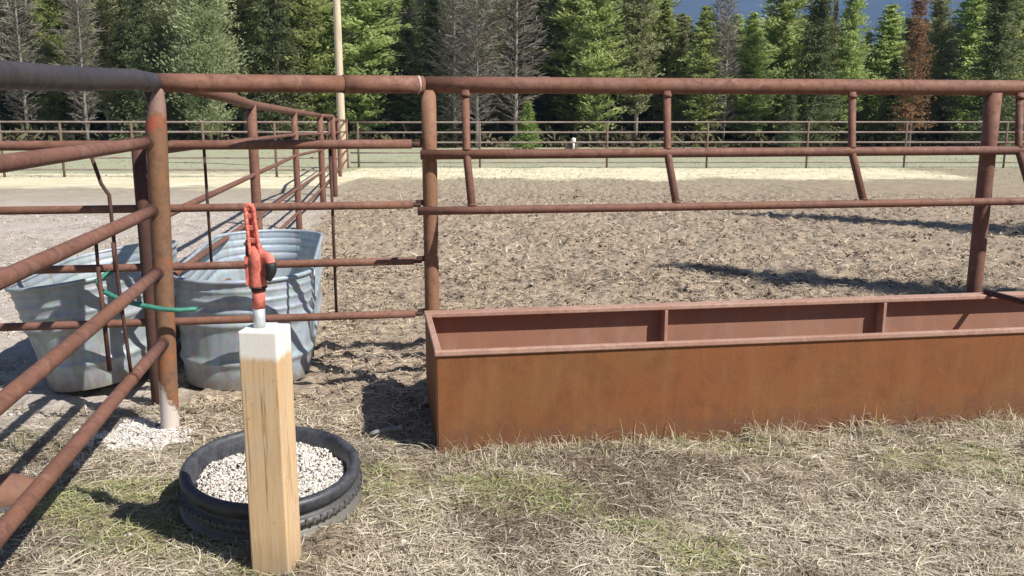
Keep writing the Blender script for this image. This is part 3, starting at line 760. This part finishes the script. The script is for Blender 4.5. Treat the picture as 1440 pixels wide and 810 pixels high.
# rusty brown stone at the left edge, grey stick beside the tyre, stones
def stone(name, c, s, mat, label, cat, seed, rz=0.0):
    r = np.random.default_rng(seed)
    import bmesh
    bm = bmesh.new(); bmesh.ops.create_icosphere(bm, subdivisions=3, radius=1.0)
    ph = r.random(6) * 6.28
    for v in bm.verts:
        p = v.co
        k = 1 + 0.16 * math.sin(p.x * 2.3 + ph[0]) + 0.13 * math.sin(p.y * 3.1 + ph[1]) + 0.10 * math.sin(p.z * 4 + p.x * 3 + ph[2]) + 0.05 * math.sin(p.x * 9 + p.y * 8 + ph[3])
        v.co = Vector((p.x * s[0] * k, p.y * s[1] * k, p.z * s[2] * k))
    me = bpy.data.meshes.new(name); bm.to_mesh(me); bm.free()
    me.polygons.foreach_set("use_smooth", [True] * len(me.polygons)); me.materials.append(mat)
    o = link(bpy.data.objects.new(name, me)); o.location = c; o.rotation_euler = (0, 0, rz)
    return tag(o, label, cat)
tst = NT('two_tone_stone')
cst = tst.mix(tst.maprange(tst.math('ADD', tst.xyz()[2], tst.math('MULTIPLY', tst.math('SUBTRACT', tst.noise(14, 4, .6), 0.5), 0.05)), -0.015, 0.012), (0.13, 0.145, 0.17), (0.21, 0.105, 0.07))
tst.color(tst.mix(tst.ramp(tst.noise(40, 5, 0.7), [(0.5, 0.0), (0.7, 0.5)]), cst, (0.10, 0.07, 0.06))); tst.set(Roughness=0.85)
tst.bump(tst.noise(30, 5, 0.7), 0.5, 0.01)
stone('stone', (-2.17, 3.42, 0.035), (0.17, 0.10, 0.085), tst.m, 'rusty brown and grey stone at the left edge below the open gate', 'stone', 3, R(38))
M['pale_stone'] = simple('pale_stone', (0.66, 0.62, 0.57), 0.8, 0.15, 30, 0.4)
for i, (x, y, s, lb_) in enumerate(((-2.03, 3.86, 0.017, 'small white pebble on the dirt beside the open gate rail shadow'), (-1.50, 3.18, 0.016, 'small white pebble in the greenish grass left of the tyre'),
                                   (-0.42, 3.14, 0.017, 'small white pebble in dry grass to the right of the timber post'))):
    stone('pebble', (x, y, gz(x, y) + s * 0.6), (s, s * 0.8, s * 0.7), M['pale_stone'], lb_, 'pebble', 20 + i)
stk = MB().tube([(-0.72, 4.23, 0.03), (-0.66, 4.25, 0.045), (-0.58, 4.265, 0.05), (-0.55, 4.25, 0.06)], [0.012, 0.013, 0.014, 0.018], 8, sub=3)
tag(stk.build('stick', simple('grey_stick', (0.22, 0.225, 0.22), 0.8)), 'short grey stick lying in the shade between the tyre and the trough', 'stick')

# ------------------------------------------------------------------ utility pole
UP = Vector((-5.55, 29.0, 0))
up = thing('utility_pole', UP, 'tall pale wooden utility pole beyond the corral, at the end of the receding fence', 'pole')
t = NT('bleached_pole'); nn = t.noise(6, 5, 0.6, vec=t.map((4, 4, 0.3)))
t.color(t.ramp(nn, [(0.35, (0.46, 0.38, 0.27)), (0.65, (0.68, 0.58, 0.44))])); t.set(Roughness=0.85); t.bump(nn, 0.3, 0.01)
part('pole_shaft', MB().tube([UP + Vector((0, 0, -0.5)), UP + Vector((-0.02, 0, 9.5))], [0.135, 0.105], 16, sub=8, wob=0.015), t.m, up)
part('cross_arm', MB().box(UP + Vector((0, -0.14, 9.0)), (2.2, 0.10, 0.12)), t.m, up)

# ------------------------------------------------------------------ trees
def quads(C, A, B):
    n = len(C)
    V = np.stack([C - A - B, C + A - B, C + A + B, C - A + B], 1).reshape(-1, 3)
    F = (np.arange(n) * 4)[:, None] + np.arange(4)[None]
    return V, F
def unit(v): return v / np.maximum(np.linalg.norm(v, axis=-1, keepdims=True), 1e-9)
def conifer_mesh(kind, seed, H=14.0):
    """crown in unit metres for a tree H tall; returns (V,F,tint), list of (branch polylines)"""
    r = np.random.default_rng(seed)
    P = dict(pine=dict(z0=0.06, rad=0.135, nb=170, drop=0.10, size=0.105, n=110, fullness=0.8),
             fluffy=dict(z0=0.07, rad=0.21, nb=200, drop=-0.05, size=0.11, n=130, fullness=0.55),
             spruce=dict(z0=0.05, rad=0.15, nb=220, drop=-0.38, size=0.10, n=90, fullness=1.0),
             lodge=dict(z0=0.14, rad=0.115, nb=130, drop=0.22, size=0.10, n=105, fullness=0.7),
             young=dict(z0=0.02, rad=0.27, nb=130, drop=-0.05, size=0.07, n=80, fullness=1.0),
             bare=dict(z0=0.10, rad=0.13, nb=150, drop=0.40, size=0.02, n=34, fullness=0.8),
             sick=dict(z0=0.08, rad=0.125, nb=150, drop=-0.25, size=0.09, n=70, fullness=1.0))[kind]
    Cs, As, Bs, Ts = [], [], [], []
    lines = []
    for i in range(P['nb']):
        u = (i + r.random()) / P['nb']; u = u ** 0.9
        z = H * (P['z0'] + (0.985 - P['z0']) * u)
        prof = (1 - u) ** P['fullness'] if kind in ('spruce', 'young', 'sick') else (min(1, (u + 0.12) * 2.2) * (1 - u) ** P['fullness'])
        L = H * P['rad'] * prof * (0.55 + 0.65 * r.random()) + 0.12
        if kind in ('pine', 'lodge', 'fluffy') and r.random() < 0.18: L *= 0.3
        a = i * 2.399 + r.random() * 0.9
        d = np.array([math.cos(a), math.sin(a), P['drop'] + (r.random() - .5) * 0.25])
        tipup = 0.25 * L if kind != 'bare' else 0.3 * L
        def pos(t): return np.array([d[0] * L * t, d[1] * L * t, z + d[2] * L * t + tipup * t * t])
        lines.append((pos(0.0), pos(0.5), pos(1.0), 0.012 + 0.012 * L))
        m = int(P['n'] * (0.35 + L / (H * P['rad'])))
        t = r.random(m) ** (0.75 if kind != 'fluffy' else 0.45)
        base = np.stack([d[0] * L * t, d[1] * L * t, z + d[2] * L * t + tipup * t * t], 1)
        if kind == 'bare':
            ln = 0.25 + 0.45 * r.random(m)
            dirs = unit(np.stack([d[0] + (r.random(m) - .5) * 1.8, d[1] + (r.random(m) - .5) * 1.8, 0.35 + (r.random(m) - .4) * 1.2], 1))
            side = unit(np.cross(dirs, r.normal(size=(m, 3))))
            Cs.append(base + dirs * ln[:, None] / 2); As.append(dirs * ln[:, None] / 2); Bs.append(side * (0.006 + 0.009 * r.random(m))[:, None]); Ts.append(r.random(m))
            continue
        spread = (0.06 + 0.14 * L * t) if kind != 'fluffy' else (0.10 + 0.22 * L * t)
        off = r.normal(size=(m, 3)) * spread[:, None] * np.array([1, 1, 0.55])
        C = base + off
        s = P['size'] * (0.40 + 0.75 * r.random(m))
        dirs = unit(np.stack([d[0] + (r.random(m) - .5) * 1.6, d[1] + (r.random(m) - .5) * 1.6, (r.random(m) - .35) * 1.1 + (0.5 if kind in ('pine', 'fluffy', 'lodge') else -0.2)], 1))
        side = unit(np.cross(dirs, r.normal(size=(m, 3))))
        Cs.append(C); As.append(dirs * s[:, None]); Bs.append(side * (s * 0.42)[:, None])
        clump = r.random() * 0.55
        Ts.append(np.clip(clump + 0.45 * r.random(m), 0, 1))
    V, F = quads(np.concatenate(Cs), np.concatenate(As), np.concatenate(Bs))
    return V, F, np.repeat(np.concatenate(Ts), 4), lines
def leaf_mat(name, stops, transl=0.5, hue=0.0):
    t = NT(name)
    c = t.ramp(t.attr('tint'), stops)
    oi = t.n.new("ShaderNodeObjectInfo")
    hs_ = t.n.new("ShaderNodeHueSaturation")
    t.lk(t.maprange(oi.outputs['Random'], 0, 1, 0.485, 0.515), hs_.inputs['Hue'])
    t.lk(t.maprange(oi.outputs['Random'], 0, 1, 1.2, 1.75), hs_.inputs['Value'])
    hs_.inputs['Saturation'].default_value = 0.86
    t.lk(c, hs_.inputs['Color']); c = hs_.outputs[0]
    t.color(c); t.set(Roughness=0.7); t.b.inputs["Specular IOR Level"].default_value = 0.2
    tr_ = t.n.new("ShaderNodeBsdfTranslucent"); t.lk(c, tr_.inputs[0])
    mx = t.n.new("ShaderNodeMixShader"); mx.inputs[0].default_value = transl
    t.lk(t.b.outputs[0], mx.inputs[1]); t.lk(tr_.outputs[0], mx.inputs[2]); t.lk(mx.outputs[0], t.out.inputs[0])
    return t.m
LM = dict(
    pine=leaf_mat('pine_needles', [(0, (0.167, 0.212, 0.060)), (0.5, (0.288, 0.340, 0.106)), (1, (0.423, 0.469, 0.167))]),
    fluffy=leaf_mat('pale_pine_needles', [(0, (0.157, 0.187, 0.084)), (0.5, (0.266, 0.295, 0.148)), (1, (0.374, 0.403, 0.216))]),
    lodge=leaf_mat('olive_needles', [(0, (0.162, 0.182, 0.081)), (0.5, (0.270, 0.297, 0.135)), (1, (0.378, 0.392, 0.203))]),
    spruce=leaf_mat('dark_spruce_needles', [(0, (0.055, 0.075, 0.028)), (0.5, (0.110, 0.135, 0.055)), (1, (0.19, 0.215, 0.095))]),
    young=leaf_mat('bright_young_needles', [(0, (0.110, 0.170, 0.030)), (0.5, (0.190, 0.270, 0.050)), (1, (0.280, 0.360, 0.090))]),
    bare=leaf_mat('grey_twigs', [(0, (0.11, 0.098, 0.082)), (0.5, (0.17, 0.15, 0.128)), (1, (0.24, 0.215, 0.185))], 0.0),
    sick=leaf_mat('rust_red_needles', [(0, (0.140, 0.075, 0.025)), (0.5, (0.260, 0.140, 0.050)), (1, (0.340, 0.220, 0.090))]))
bark = simple('grey_bark', (0.22, 0.185, 0.16), 0.9, 0.3, 8, 0.5)
bark_pale = simple('pale_bark', (0.27, 0.24, 0.215), 0.9, 0.2, 8, 0.4)
protos = {}
def proto(kind, seed, H):
    key = (kind, seed)
    if key in protos: return protos[key]
    V, F, T, lines = conifer_mesh(kind, seed, H)
    me_c = np_mesh('crown', V, F, LM[kind], attr=T)
    tb = MB()
    bend = [random.uniform(-0.12, 0.12) for _ in range(4)]
    tb.tube([(0, 0, -0.4), (bend[0] * .3, bend[1] * .3, H * 0.3), (bend[0], bend[1], H * 0.65), (bend[2] * 0.5, bend[3] * .5, H * 0.99)], [H * 0.0085, H * 0.007, H * 0.0045, 0.012], 8, sub=2)
    for a, b_, c_, r_ in lines[::2 if kind != 'bare' else 1]:
        tb.tube([a, b_, c_], [r_, r_ * 0.7, r_ * 0.25], 4 if kind != 'bare' else 3, caps=False)
    me_t = tb.build('trunk', bark_pale if kind in ('bare', 'lodge') else bark)
    protos[key] = (me_t.data, me_c.data, H)
    bpy.data.objects.remove(me_c); bpy.data.objects.remove(me_t)
    return protos[key]
TREE_NAMES = dict(pine='pine_tree', fluffy='pine_tree', lodge='pine_tree', spruce='spruce_tree', young='pine_sapling', bare='bare_tree', sick='pine_tree')
def tree(kind, seed, px, D, top_z, label, group=None, width=1.0):
    tm, cm, H = proto(kind, seed, 14.0 if kind != 'young' else 4.0)
    x = (px - 720) / 1240 * D
    o = thing(TREE_NAMES[kind], (x, D, -0.02), label, 'tree', group, rz=random.random() * 6.28)
    s = top_z / H
    o.scale = (s * width, s * width, s)
    link(bpy.data.objects.new('trunk', tm), o); link(bpy.data.objects.new('crown', cm), o)
    return o
G_L = {'fluffy': 'pale bushy pines in the wood', 'pine': 'green pines in the wood behind the far fence', 'spruce': 'dark spruces in the wood behind the far fence',
       'bare': 'leafless grey trees in the wood behind the far fence', 'lodge': 'olive pines in the wood behind the far fence'}
L_L = {'fluffy': 'pale bushy pine deep among others in the left half of the wood', 'pine': 'yellow green pine standing deep among others in the wood', 'spruce': 'dark narrow spruce standing deep among others in the wood',
       'bare': 'leafless grey twiggy tree standing deep among others in the wood', 'lodge': 'slim olive pine with a bare lower trunk deep in the wood'}
# trees one can single out
tree('fluffy', 1, 300, 50, 11.0, 'broad pale green bushy pine left of the utility pole, in front of the wood', width=1.05)
tree('fluffy', 2, 245, 53, 12.5, 'tall pale green pine just left of the broad bushy pine', width=0.8)
tree('spruce', 11, 212, 51, 13.0, 'dark spruce to the left of the pale bushy pines', width=0.75)
tree('spruce', 12, 398, 51, 14.0, 'dark spruce between the broad pale pine and the utility pole', width=0.8)
tree('young', 21, 742, 46, 2.55, 'small bright green young pine standing against the foot of the wood')
tree('sick', 31, 1275, 50, 12.0, 'tall rust orange dying conifer right of the bluish mountain gap', width=0.72)
tree('sick', 32, 1160, 54, 9.5, 'half orange conifer beside a dark spruce, left of the mountain gap', width=0.55)
tree('spruce', 13, 1385, 50, 12.6, 'large dark spruce at the right edge of the wood', width=1.0)
tree('spruce', 14, 1140, 51, 12.6, 'tall dark layered spruce left of the mountain gap', width=0.85)
tree('bare', 41, 672, 50, 11.0, 'wide leafless grey tree in front of the wood above the trough post', width=1.35)
tree('bare', 42, 128, 51, 12.0, 'tall leafless grey tree at the left of the wood', width=0.95)
tree('bare', 43, 1015, 53, 9.6, 'leafless grey tree in the middle right of the wood, mountain showing beside it', width=0.9)
tree('spruce', 15, 1105, 49, 3.6, 'low grey green spruce at the foot of the wood, right of centre', width=1.5)
front = [('bare', 600, 11, 1.2), ('bare', 725, 12, 1.2), ('bare', 872, 12, 1.0), ('bare', 505, 11, .9), ('bare', 1003, 9.5, .9), ('lodge', 350, 12, 1.3), ('lodge', 420, 12, 1.1), ('fluffy', 5, 12, .8), ('bare', 45, 13, 1), ('pine', 82, 12, 1.3), ('lodge', 160, 12.5, 1.2), ('pine', 182, 11, 1.2), ('pine', 440, 13, 1.5), ('pine', 466, 11.5, 1.1), ('pine', 520, 12, 1.6), ('spruce', 545, 11, 1),
         ('pine', 578, 9.0, 1.3), ('spruce', 615, 11.5, 1.1), ('bare', 640, 11, 1.2), ('lodge', 700, 12, 1.3), ('spruce', 745, 12, 1), ('bare', 772, 12.5, 1.1), ('pine', 808, 13, 1.5), ('pine', 838, 12, 1.2),
         ('spruce', 868, 13, 1.1), ('lodge', 892, 12.5, 1.2), ('pine', 930, 8.9, 1.6), ('lodge', 955, 7.8, 1.2), ('pine', 985, 8.2, 1.5), ('pine', 1050, 7.9, 1.7), ('pine', 1092, 12.4, 1.3), ('pine', 1185, 9.8, 1.1),
         ('lodge', 1207, 7.0, 1.2), ('pine', 1236, 8.6, 1.7), ('spruce', 1248, 5.2, 1.5), ('lodge', 1302, 9.8, 1.2), ('bare', 1334, 7.4, 1.1), ('pine', 1352, 9.6, 1.3), ('spruce', 1322, 7.0, 1.4), ('pine', 1412, 12, 1.1),
         ('bare', 1432, 11.5, 1), ('spruce', 1465, 12, 1), ('pine', 1510, 12, 1.3), ('pine', -45, 12, 1.3), ('spruce', -85, 12, 1)]
LAND = [(0, 'the left picture edge'), (217, 'the tan post'), (300, 'the broad bushy pine'), (487, 'the utility pole'), (605, 'the trough post'), (742, 'the young pine'), (928, 'the second fence strut'),
        (1105, 'the low spruce'), (1188, 'the third fence strut'), (1275, 'the rust orange conifer'), (1385, 'the right fence post'), (1440, 'the right picture edge')]
ADJ = dict(pine='yellow green pine', fluffy='pale bushy pine', lodge='slim olive pine', spruce='dark spruce', bare='leafless grey tree')
used = {}
for i, (k, px, h, w) in enumerate(front):
    seed_ = 50 + (i % 4)
    lx, ln = min(LAND, key=lambda a: abs(a[0] - px))
    side = 'left' if px < lx else 'right'
    d_ = abs(px - lx)
    how = 'directly behind' if d_ < 14 else ('just %s of' % side if d_ < 45 else 'some way %s of' % side)
    lab = '%s in the front row, %s %s' % (ADJ[k], how, ln)
    if lab in used: lab = '%s%s in the front row, %s %s' % ('taller ' if h > used[lab] else 'lower ', ADJ[k], how, ln)
    used[lab] = h
    tree(k, seed_, px, 52 + random.uniform(0, 6), h, lab, 'trees along the front of the wood', width=w * random.uniform(1.0, 1.25))
for row, (D, step) in enumerate(((60, 27), (67, 26), (76, 28), (90, 30))):
    px = -190 + row * 9
    while px < 1640:
        p = px + random.uniform(-10, 10)
        k = random.choice(['pine', 'spruce', 'pine', 'lodge', 'bare', 'pine', 'lodge', 'pine'] if p > 620 else ['pine', 'pine', 'fluffy', 'lodge', 'spruce', 'bare'])
        h = (D * random.uniform(0.150, 0.20) + 1.6) if p < 930 else D * random.uniform(0.092, 0.116) + 1.6
        if 575 < p < 610: h *= 0.8
        if p > 1340: h = D * random.uniform(0.12, 0.17)
        if 1190 < p < 1225 or 1310 < p < 1340: h = D * 0.075 + 1.6
        w = random.uniform(1.0, 1.4) * (0.7 if k == 'fluffy' else 1) * (1.0 if p < 930 else 1.6)
        lx, ln = min(LAND, key=lambda a: abs(a[0] - p))
        tree(k, 50 + random.randrange(4), p, D + random.uniform(-3, 3), h, '%s deep in the wood, %s %s' % (ADJ[k], 'left of' if p < lx else 'right of', ln), G_L[k], width=w)
        px += step
# low brush and saplings along the wood's edge
def brush():
    r = np.random.default_rng(77)
    n = 46000
    y = 50.5 + r.random(n) * 30; x = r.uniform(-0.8, 0.8, n) * y
    hmax = 0.25 + 1.3 * np.clip(fbm(x * 0.5, y * 0.4, 3) - 0.35, 0, 1) * 2 + 2.4 * sstep(60, 70, y)
    z = r.random(n) * hmax
    C = np.stack([x, y, z], 1)
    d = unit(r.normal(size=(n, 3)) + np.array([0, 0, 0.6])); s = (0.10 + 0.16 * r.random(n)) * (1 + 1.3 * sstep(60, 70, y))
    side = unit(np.cross(d, r.normal(size=(n, 3))))
    V, F = quads(C, d * s[:, None], side * (s * 0.3)[:, None])
    m = tinted('brush', [(0, (0.05, 0.045, 0.025)), (0.4, (0.10, 0.075, 0.045)), (0.7, (0.075, 0.09, 0.035)), (1, (0.22, 0.17, 0.12))])
    tag(np_mesh('undergrowth', V, F, m, attr=np.repeat(np.clip(r.random(n) * 0.6 + (fbm(x * .3, y * .3, 2)) * 0.5, 0, 1), 4)), 'low dark brush under the trees along the edge of the wood', 'undergrowth', kind='stuff')
brush()
# two slender trees out of frame on the right, whose shadows cross the field
for i, (tx_, ty_, hh, k) in enumerate(((1.55 + 0.84 * 11.5, 9.7 - 0.54 * 11.5, 11.9, 'lodge'), (3.9 + 0.84 * 15, 15.2 - 0.54 * 15, 15.5, 'lodge'))):
    tm, cm, H = proto('lodge', 50, 14.0)
    o = thing('pine_tree', (tx_, ty_, -0.02), ('slender pine out of frame at right, casting the nearer shadow streak' if i == 0 else 'taller slender pine out of frame at right, casting the farther shadow streak'), 'tree', rz=i * 2.0)
    s_ = hh / H; o.scale = (s_ * 0.75, s_ * 0.75, s_)
    link(bpy.data.objects.new('trunk', tm), o); link(bpy.data.objects.new('crown', cm), o)

# small white sign on a pinkish block at the wood's edge
sb = thing('marker_box', (3.0, 45.0, 0), 'small dull pinkish box with a white knob on a stake before the wood', 'box')
part('box_body', MB().box((3.0, 45.0, 0.19), (0.62, 0.4, 0.36)).box((2.90, 44.98, 0.41), (0.36, 0.3, 0.12)), simple('pinkish_box', (0.15, 0.105, 0.10)), sb, bevel=0.04)
part('knob', MB().lathe([(0.001, 0.20), (0.09, 0.17), (0.12, 0.1), (0.11, 0.0)], (3.1, 44.72, 0.50), 16).tube([(3.1, 44.72, 0.0), (3.1, 44.72, 0.54)], 0.05, 8), M['white_paint'], sb)

# ------------------------------------------------------------------ grass, straw and litter
def blades(n, xr_, yr_, lmin, lmax, wmin, wmax, up, tint, seed, segs=3, keep=None, lift=0.004, curl=0.6):
    r = np.random.default_rng(seed)
    x = r.uniform(*xr_, n); y = r.uniform(*yr_, n)
    if keep is not None:
        k = keep(x, y, r); x, y = x[k], y[k]
    n = len(x)
    L = lmin + (lmax - lmin) * r.random(n) ** 1.6; W = wmin + (wmax - wmin) * r.random(n)
    a = r.random(n) * 2 * np.pi
    el = np.clip(np.abs(r.normal(0, 1, n)) * up(x, y) if callable(up) else np.abs(r.normal(0, 1, n)) * up, 0, 1.5)
    ca = r.normal(0, curl, n)
    z0 = ground_z(x, y) + lift * r.random(n)
    P = [np.stack([x, y, z0], 1)]
    p = P[0].copy(); ang = a.copy(); e_ = el.copy()
    for s in range(segs):
        st = (L / segs)[:, None] * np.stack([np.cos(ang) * np.cos(e_), np.sin(ang) * np.cos(e_), np.sin(e_)], 1)
        p = p + st
        P.append(p.copy()); ang = ang + ca / segs * 1.3; e_ = e_ - 0.55 * np.abs(r.normal(0.6, 0.5, n)) * (0.3 + el)
        e_ = np.maximum(e_, np.where(p[:, 2] > z0 + 0.02, -0.9, -0.02))
    P = np.stack(P, 1)                                        # n, segs+1, 3
    sd = np.stack([-np.sin(a), np.cos(a), (r.random(n) - .5) * 1.2], 1)
    sd = unit(sd)
    prof = np.array([0.8, 1.0, 0.7, 0.15]) if segs == 3 else np.linspace(1, 0.3, segs + 1)
    wv = sd[:, None, :] * (W[:, None] * prof[None])[..., None] / 2
    V = np.stack([P - wv, P + wv], 2).reshape(-1, 3)
    base = (np.arange(n) * (segs + 1) * 2)[:, None]
    F = []
    for s in range(segs):
        F.append(np.concatenate([base + s * 2, base + s * 2 + 1, base + s * 2 + 3, base + s * 2 + 2], 1))
    F = np.stack(F, 1).reshape(-1, 4)
    T = tint(x, y, r)
    return V, F, np.repeat(T, (segs + 1) * 2)
def trough_front(x, y): return y < TR0.y - 0.0 + 0.155 * (x - TR0.x)
def green_mask(x, y):
    g = fbm(x * 1.7 + 5, y * 2.3 + 3, 3)
    g = g + 0.30 * np.exp(-(((x + 1.5) / 0.7) ** 2 + ((y - 3.15) / 0.55) ** 2)) + 0.42 * np.exp(-(((x + 0.55) / 0.22) ** 2 + ((y - 3.72) / 0.26) ** 2))
    return g
def grass_tint(x, y, r):
    n = len(x); g = green_mask(x, y)
    brown = fbm(x * 2.2 + 60, y * 3.4 + 31, 4)
    t = r.random(n) ** 1.1 * 0.46
    t = np.where(r.random(n) < sstep(0.42, 0.62, brown) * 0.78, 0.45 + 0.13 * r.random(n), t)
    return np.where(r.random(n) < sstep(0.53, 0.80, g) * 0.70, 0.66 + 0.30 * r.random(n), t)
def keep_near(x, y, r):
    inn = (x - tx0) ** 2 + (y - ty0) ** 2 < 0.385 ** 2
    wood = (np.abs(x + 0.86) < 0.075) & (np.abs(y - 2.965) < 0.075)
    left_dirt = sstep(-1.9, -2.6, x + (y - 3.6) * 0.3) * 0.45 + sstep(3.9, 4.5, y) * (x < -0.3) * 0.5
    lm = np.hypot((x + 1.86) / 0.30, (y - 4.32) / 0.2) < 0.9
    tf = trough_front(x, y) | (x < TR0.x - 0.02)
    bare_ = sstep(0.52, 0.66, fbm(x * 2.6 + 90, y * 3.6 + 12, 4)) * 0.7
    tf = tf & (r.random(len(x)) > bare_)
    return tf & ~inn & ~wood & ~(lm & (r.random(len(x)) < 0.8)) & (r.random(len(x)) > left_dirt)
VV = []; FF = []; TT = []
def acc(t3):
    b = sum(len(v) for v in VV); VV.append(t3[0]); FF.append(t3[1] + b); TT.append(t3[2])
acc(blades(150000, (-3.0, 3.4), (2.3, 4.7), 0.02, 0.13, 0.0016, 0.0052, 0.20, grass_tint, 1, keep=keep_near, lift=0.016))
acc(blades(42000, (-3.0, 3.4), (2.3, 4.7), 0.03, 0.085, 0.0016, 0.0035, 0.75, grass_tint, 2, keep=keep_near, lift=0.005))
# longer upright tufts along the trough's foot
def keep_edge(x, y, r):
    d = (TR0.y + 0.155 * (x - TR0.x)) - y
    cl = fbm(x * 6 + 9, y * 6, 3)
    return (d > 0.004) & (d < 0.24) & (r.random(len(x)) < (0.25 + 1.6 * sstep(0.42, 0.66, cl)) * (1 - d / 0.26)) & (x > TR0.x)
acc(blades(34000, (-0.36, 3.4), (3.75, 4.7), 0.05, 0.17, 0.0016, 0.0040, 1.05, lambda x, y, r: np.where(r.random(len(x)) < 0.28, 0.64 + 0.25 * r.random(len(x)), 0.42 * r.random(len(x))), 3, keep=keep_edge, curl=0.8))
grass = np_mesh('dry_grass', np.concatenate(VV), np.concatenate(FF), M['blade'], attr=np.concatenate(TT))
tag(grass, 'matted dry straw coloured grass with green tufts in the foreground', 'grass', kind='stuff')
# scattered grit and short straw over the bare pen on the left
def keep_left(x, y, r):
    return (x < pen_line_x(y) - 0.05) & (y > 4.6) & (x > -0.66 * y - 0.5) & (np.hypot(x + 2.58, (y - 5.62) * 0.5) > 0.5) & (r.random(len(x)) < np.clip((6.0 / np.hypot(x, y)) ** 1.2, 0, 1) * (0.2 + 0.9 * sstep(0.42, 0.62, fbm(x * 1.5, y * 1.5, 3))))
Vg, Fg, Tg = blobs(60000, -6.0, 9.0, 7.5, lambda x, y: ground_z(x, y) + 0.003, 0.005, 0.026, 0.5, seed=15, shape=keep_left)
tag(np_mesh('yard_grit', Vg, Fg, M['pebble'], attr=np.clip(Tg * 0.7 + 0.45, 0, 1)), 'pale grit and small stones over the bare pen on the left', 'grit', kind='stuff')
A4 = blades(60000, (-13, -1.8), (4.6, 16), 0.04, 0.13, 0.005, 0.014, 0.25, lambda x, y, r: np.clip(r.random(len(x)) * 0.9, 0, 1), 18, segs=2, keep=keep_left, lift=0.01)
tag(np_mesh('yard_straw', A4[0], A4[1], M['straw'], attr=A4[2]), 'loose short straw over the bare pen on the left', 'straw', kind='stuff')
# litter over the trampled field and between the gate and the trough
def keep_field(x, y, r):
    line_ = TR0.y + TRW + 0.05 + 0.155 * (x - TR0.x)
    right_ = x > pen_line_x(y) + 0.1
    f = (y > line_) | ((x < TR0.x - 0.05) & (y > 4.25))
    dens = np.clip((5.5 / np.hypot(x, y)) ** 1.3, 0, 1) * (0.35 + 0.9 * sstep(0.35, 0.65, fbm(x * 2.3, y * 2.3, 3)))
    tank = (np.abs((x + 1.83) + (y - 6.23) * 0.176) < 0.45) & (np.abs(y - 6.23) < 1.25)
    return f & right_ & ~tank & (r.random(len(x)) < dens) & (np.abs(x) < y * 0.66 + 0.5)
lt = lambda x, y, r: np.clip(r.random(len(x)) * 0.75 + (fbm(x * 5, y * 5, 2) - 0.5) * 0.7 + 0.05, 0, 1)
A1 = blades(190000, (-3.5, 8), (4.2, 9.5), 0.03, 0.11, 0.004, 0.010, 0.22, lt, 5, segs=2, keep=keep_field, lift=0.02)
A2 = blades(110000, (-4.5, 14), (8.5, 19), 0.05, 0.16, 0.008, 0.022, 0.30, lt, 6, segs=2, keep=keep_field, lift=0.02)
def keep_far(x, y, r):
    return (np.abs(x) < y * 0.64 + 1) & (r.random(len(x)) < 0.25 + 0.9 * sstep(0.42, 0.62, fbm(x * 0.5, y * 0.6, 3)))
A3 = blades(45000, (-34, 34), (24, 51), 0.03, 0.07, 0.02, 0.06, 0.4, lambda x, y, r: np.clip(0.52 + 0.22 * (r.random(len(x)) - .5) + 0.12 * (y > 29.5), 0, 1), 8, segs=2, keep=keep_far, lift=0.0)
tag(np_mesh('pasture_grass', A3[0], A3[1], tinted('pasture_grass', [(0.0, (0.42, 0.36, 0.24)), (0.45, (0.46, 0.42, 0.28)), (0.62, (0.40, 0.41, 0.25)), (1.0, (0.30, 0.34, 0.18))], 0.8, 0.1), attr=A3[2]), 'thin pale grass over the verge and pasture before the wood', 'grass', kind='stuff')
def clod_shape(x, y, r):
    return keep_field(x, y, r) & (r.random(len(x)) < 0.2 + 0.9 * sstep(0.45, 0.62, fbm(x * 1.6 + 7, y * 1.9, 3)))
Vc, Fc, Tc = blobs(70000, 1.5, 9.5, 10.0, lambda x, y: ground_z(x, y) + 0.006, 0.008, 0.042, 0.55, seed=12, shape=clod_shape)
tag(np_mesh('dirt_clods', Vc, Fc, M['straw'], attr=np.clip(Tc * 0.75 + 0.28, 0, 1)), 'crumbled dirt and dung clods over the trampled field', 'dirt', kind='stuff')
litter = np_mesh('straw_litter', np.concatenate([A1[0], A2[0]]), np.concatenate([A1[1], A2[1] + len(A1[0])]), M['straw'], attr=np.concatenate([A1[2], A2[2]]))
tag(litter, 'trampled straw and dung litter over the dirt field behind the trough', 'litter', kind='stuff')

# ------------------------------------------------------------------ haze
hz = MB().box((0, 2500, 600), (9000, 5600, 1206)).build('haze', bpy.data.materials.new('haze_air'))
hm = hz.data.materials[0]; hm.use_nodes = True
for n_ in list(hm.node_tree.nodes):
    if n_.type == 'BSDF_PRINCIPLED': hm.node_tree.nodes.remove(n_)
pv = hm.node_tree.nodes.new('ShaderNodeVolumePrincipled')
pv.inputs['Color'].default_value = (0.30, 0.50, 1.0, 1); pv.inputs['Density'].default_value = 0.00022
pv.inputs['Anisotropy'].default_value = 0.0
hm.node_tree.links.new(pv.outputs[0], hm.node_tree.nodes['Material Output'].inputs['Volume'])
tag(hz, kind='stuff')
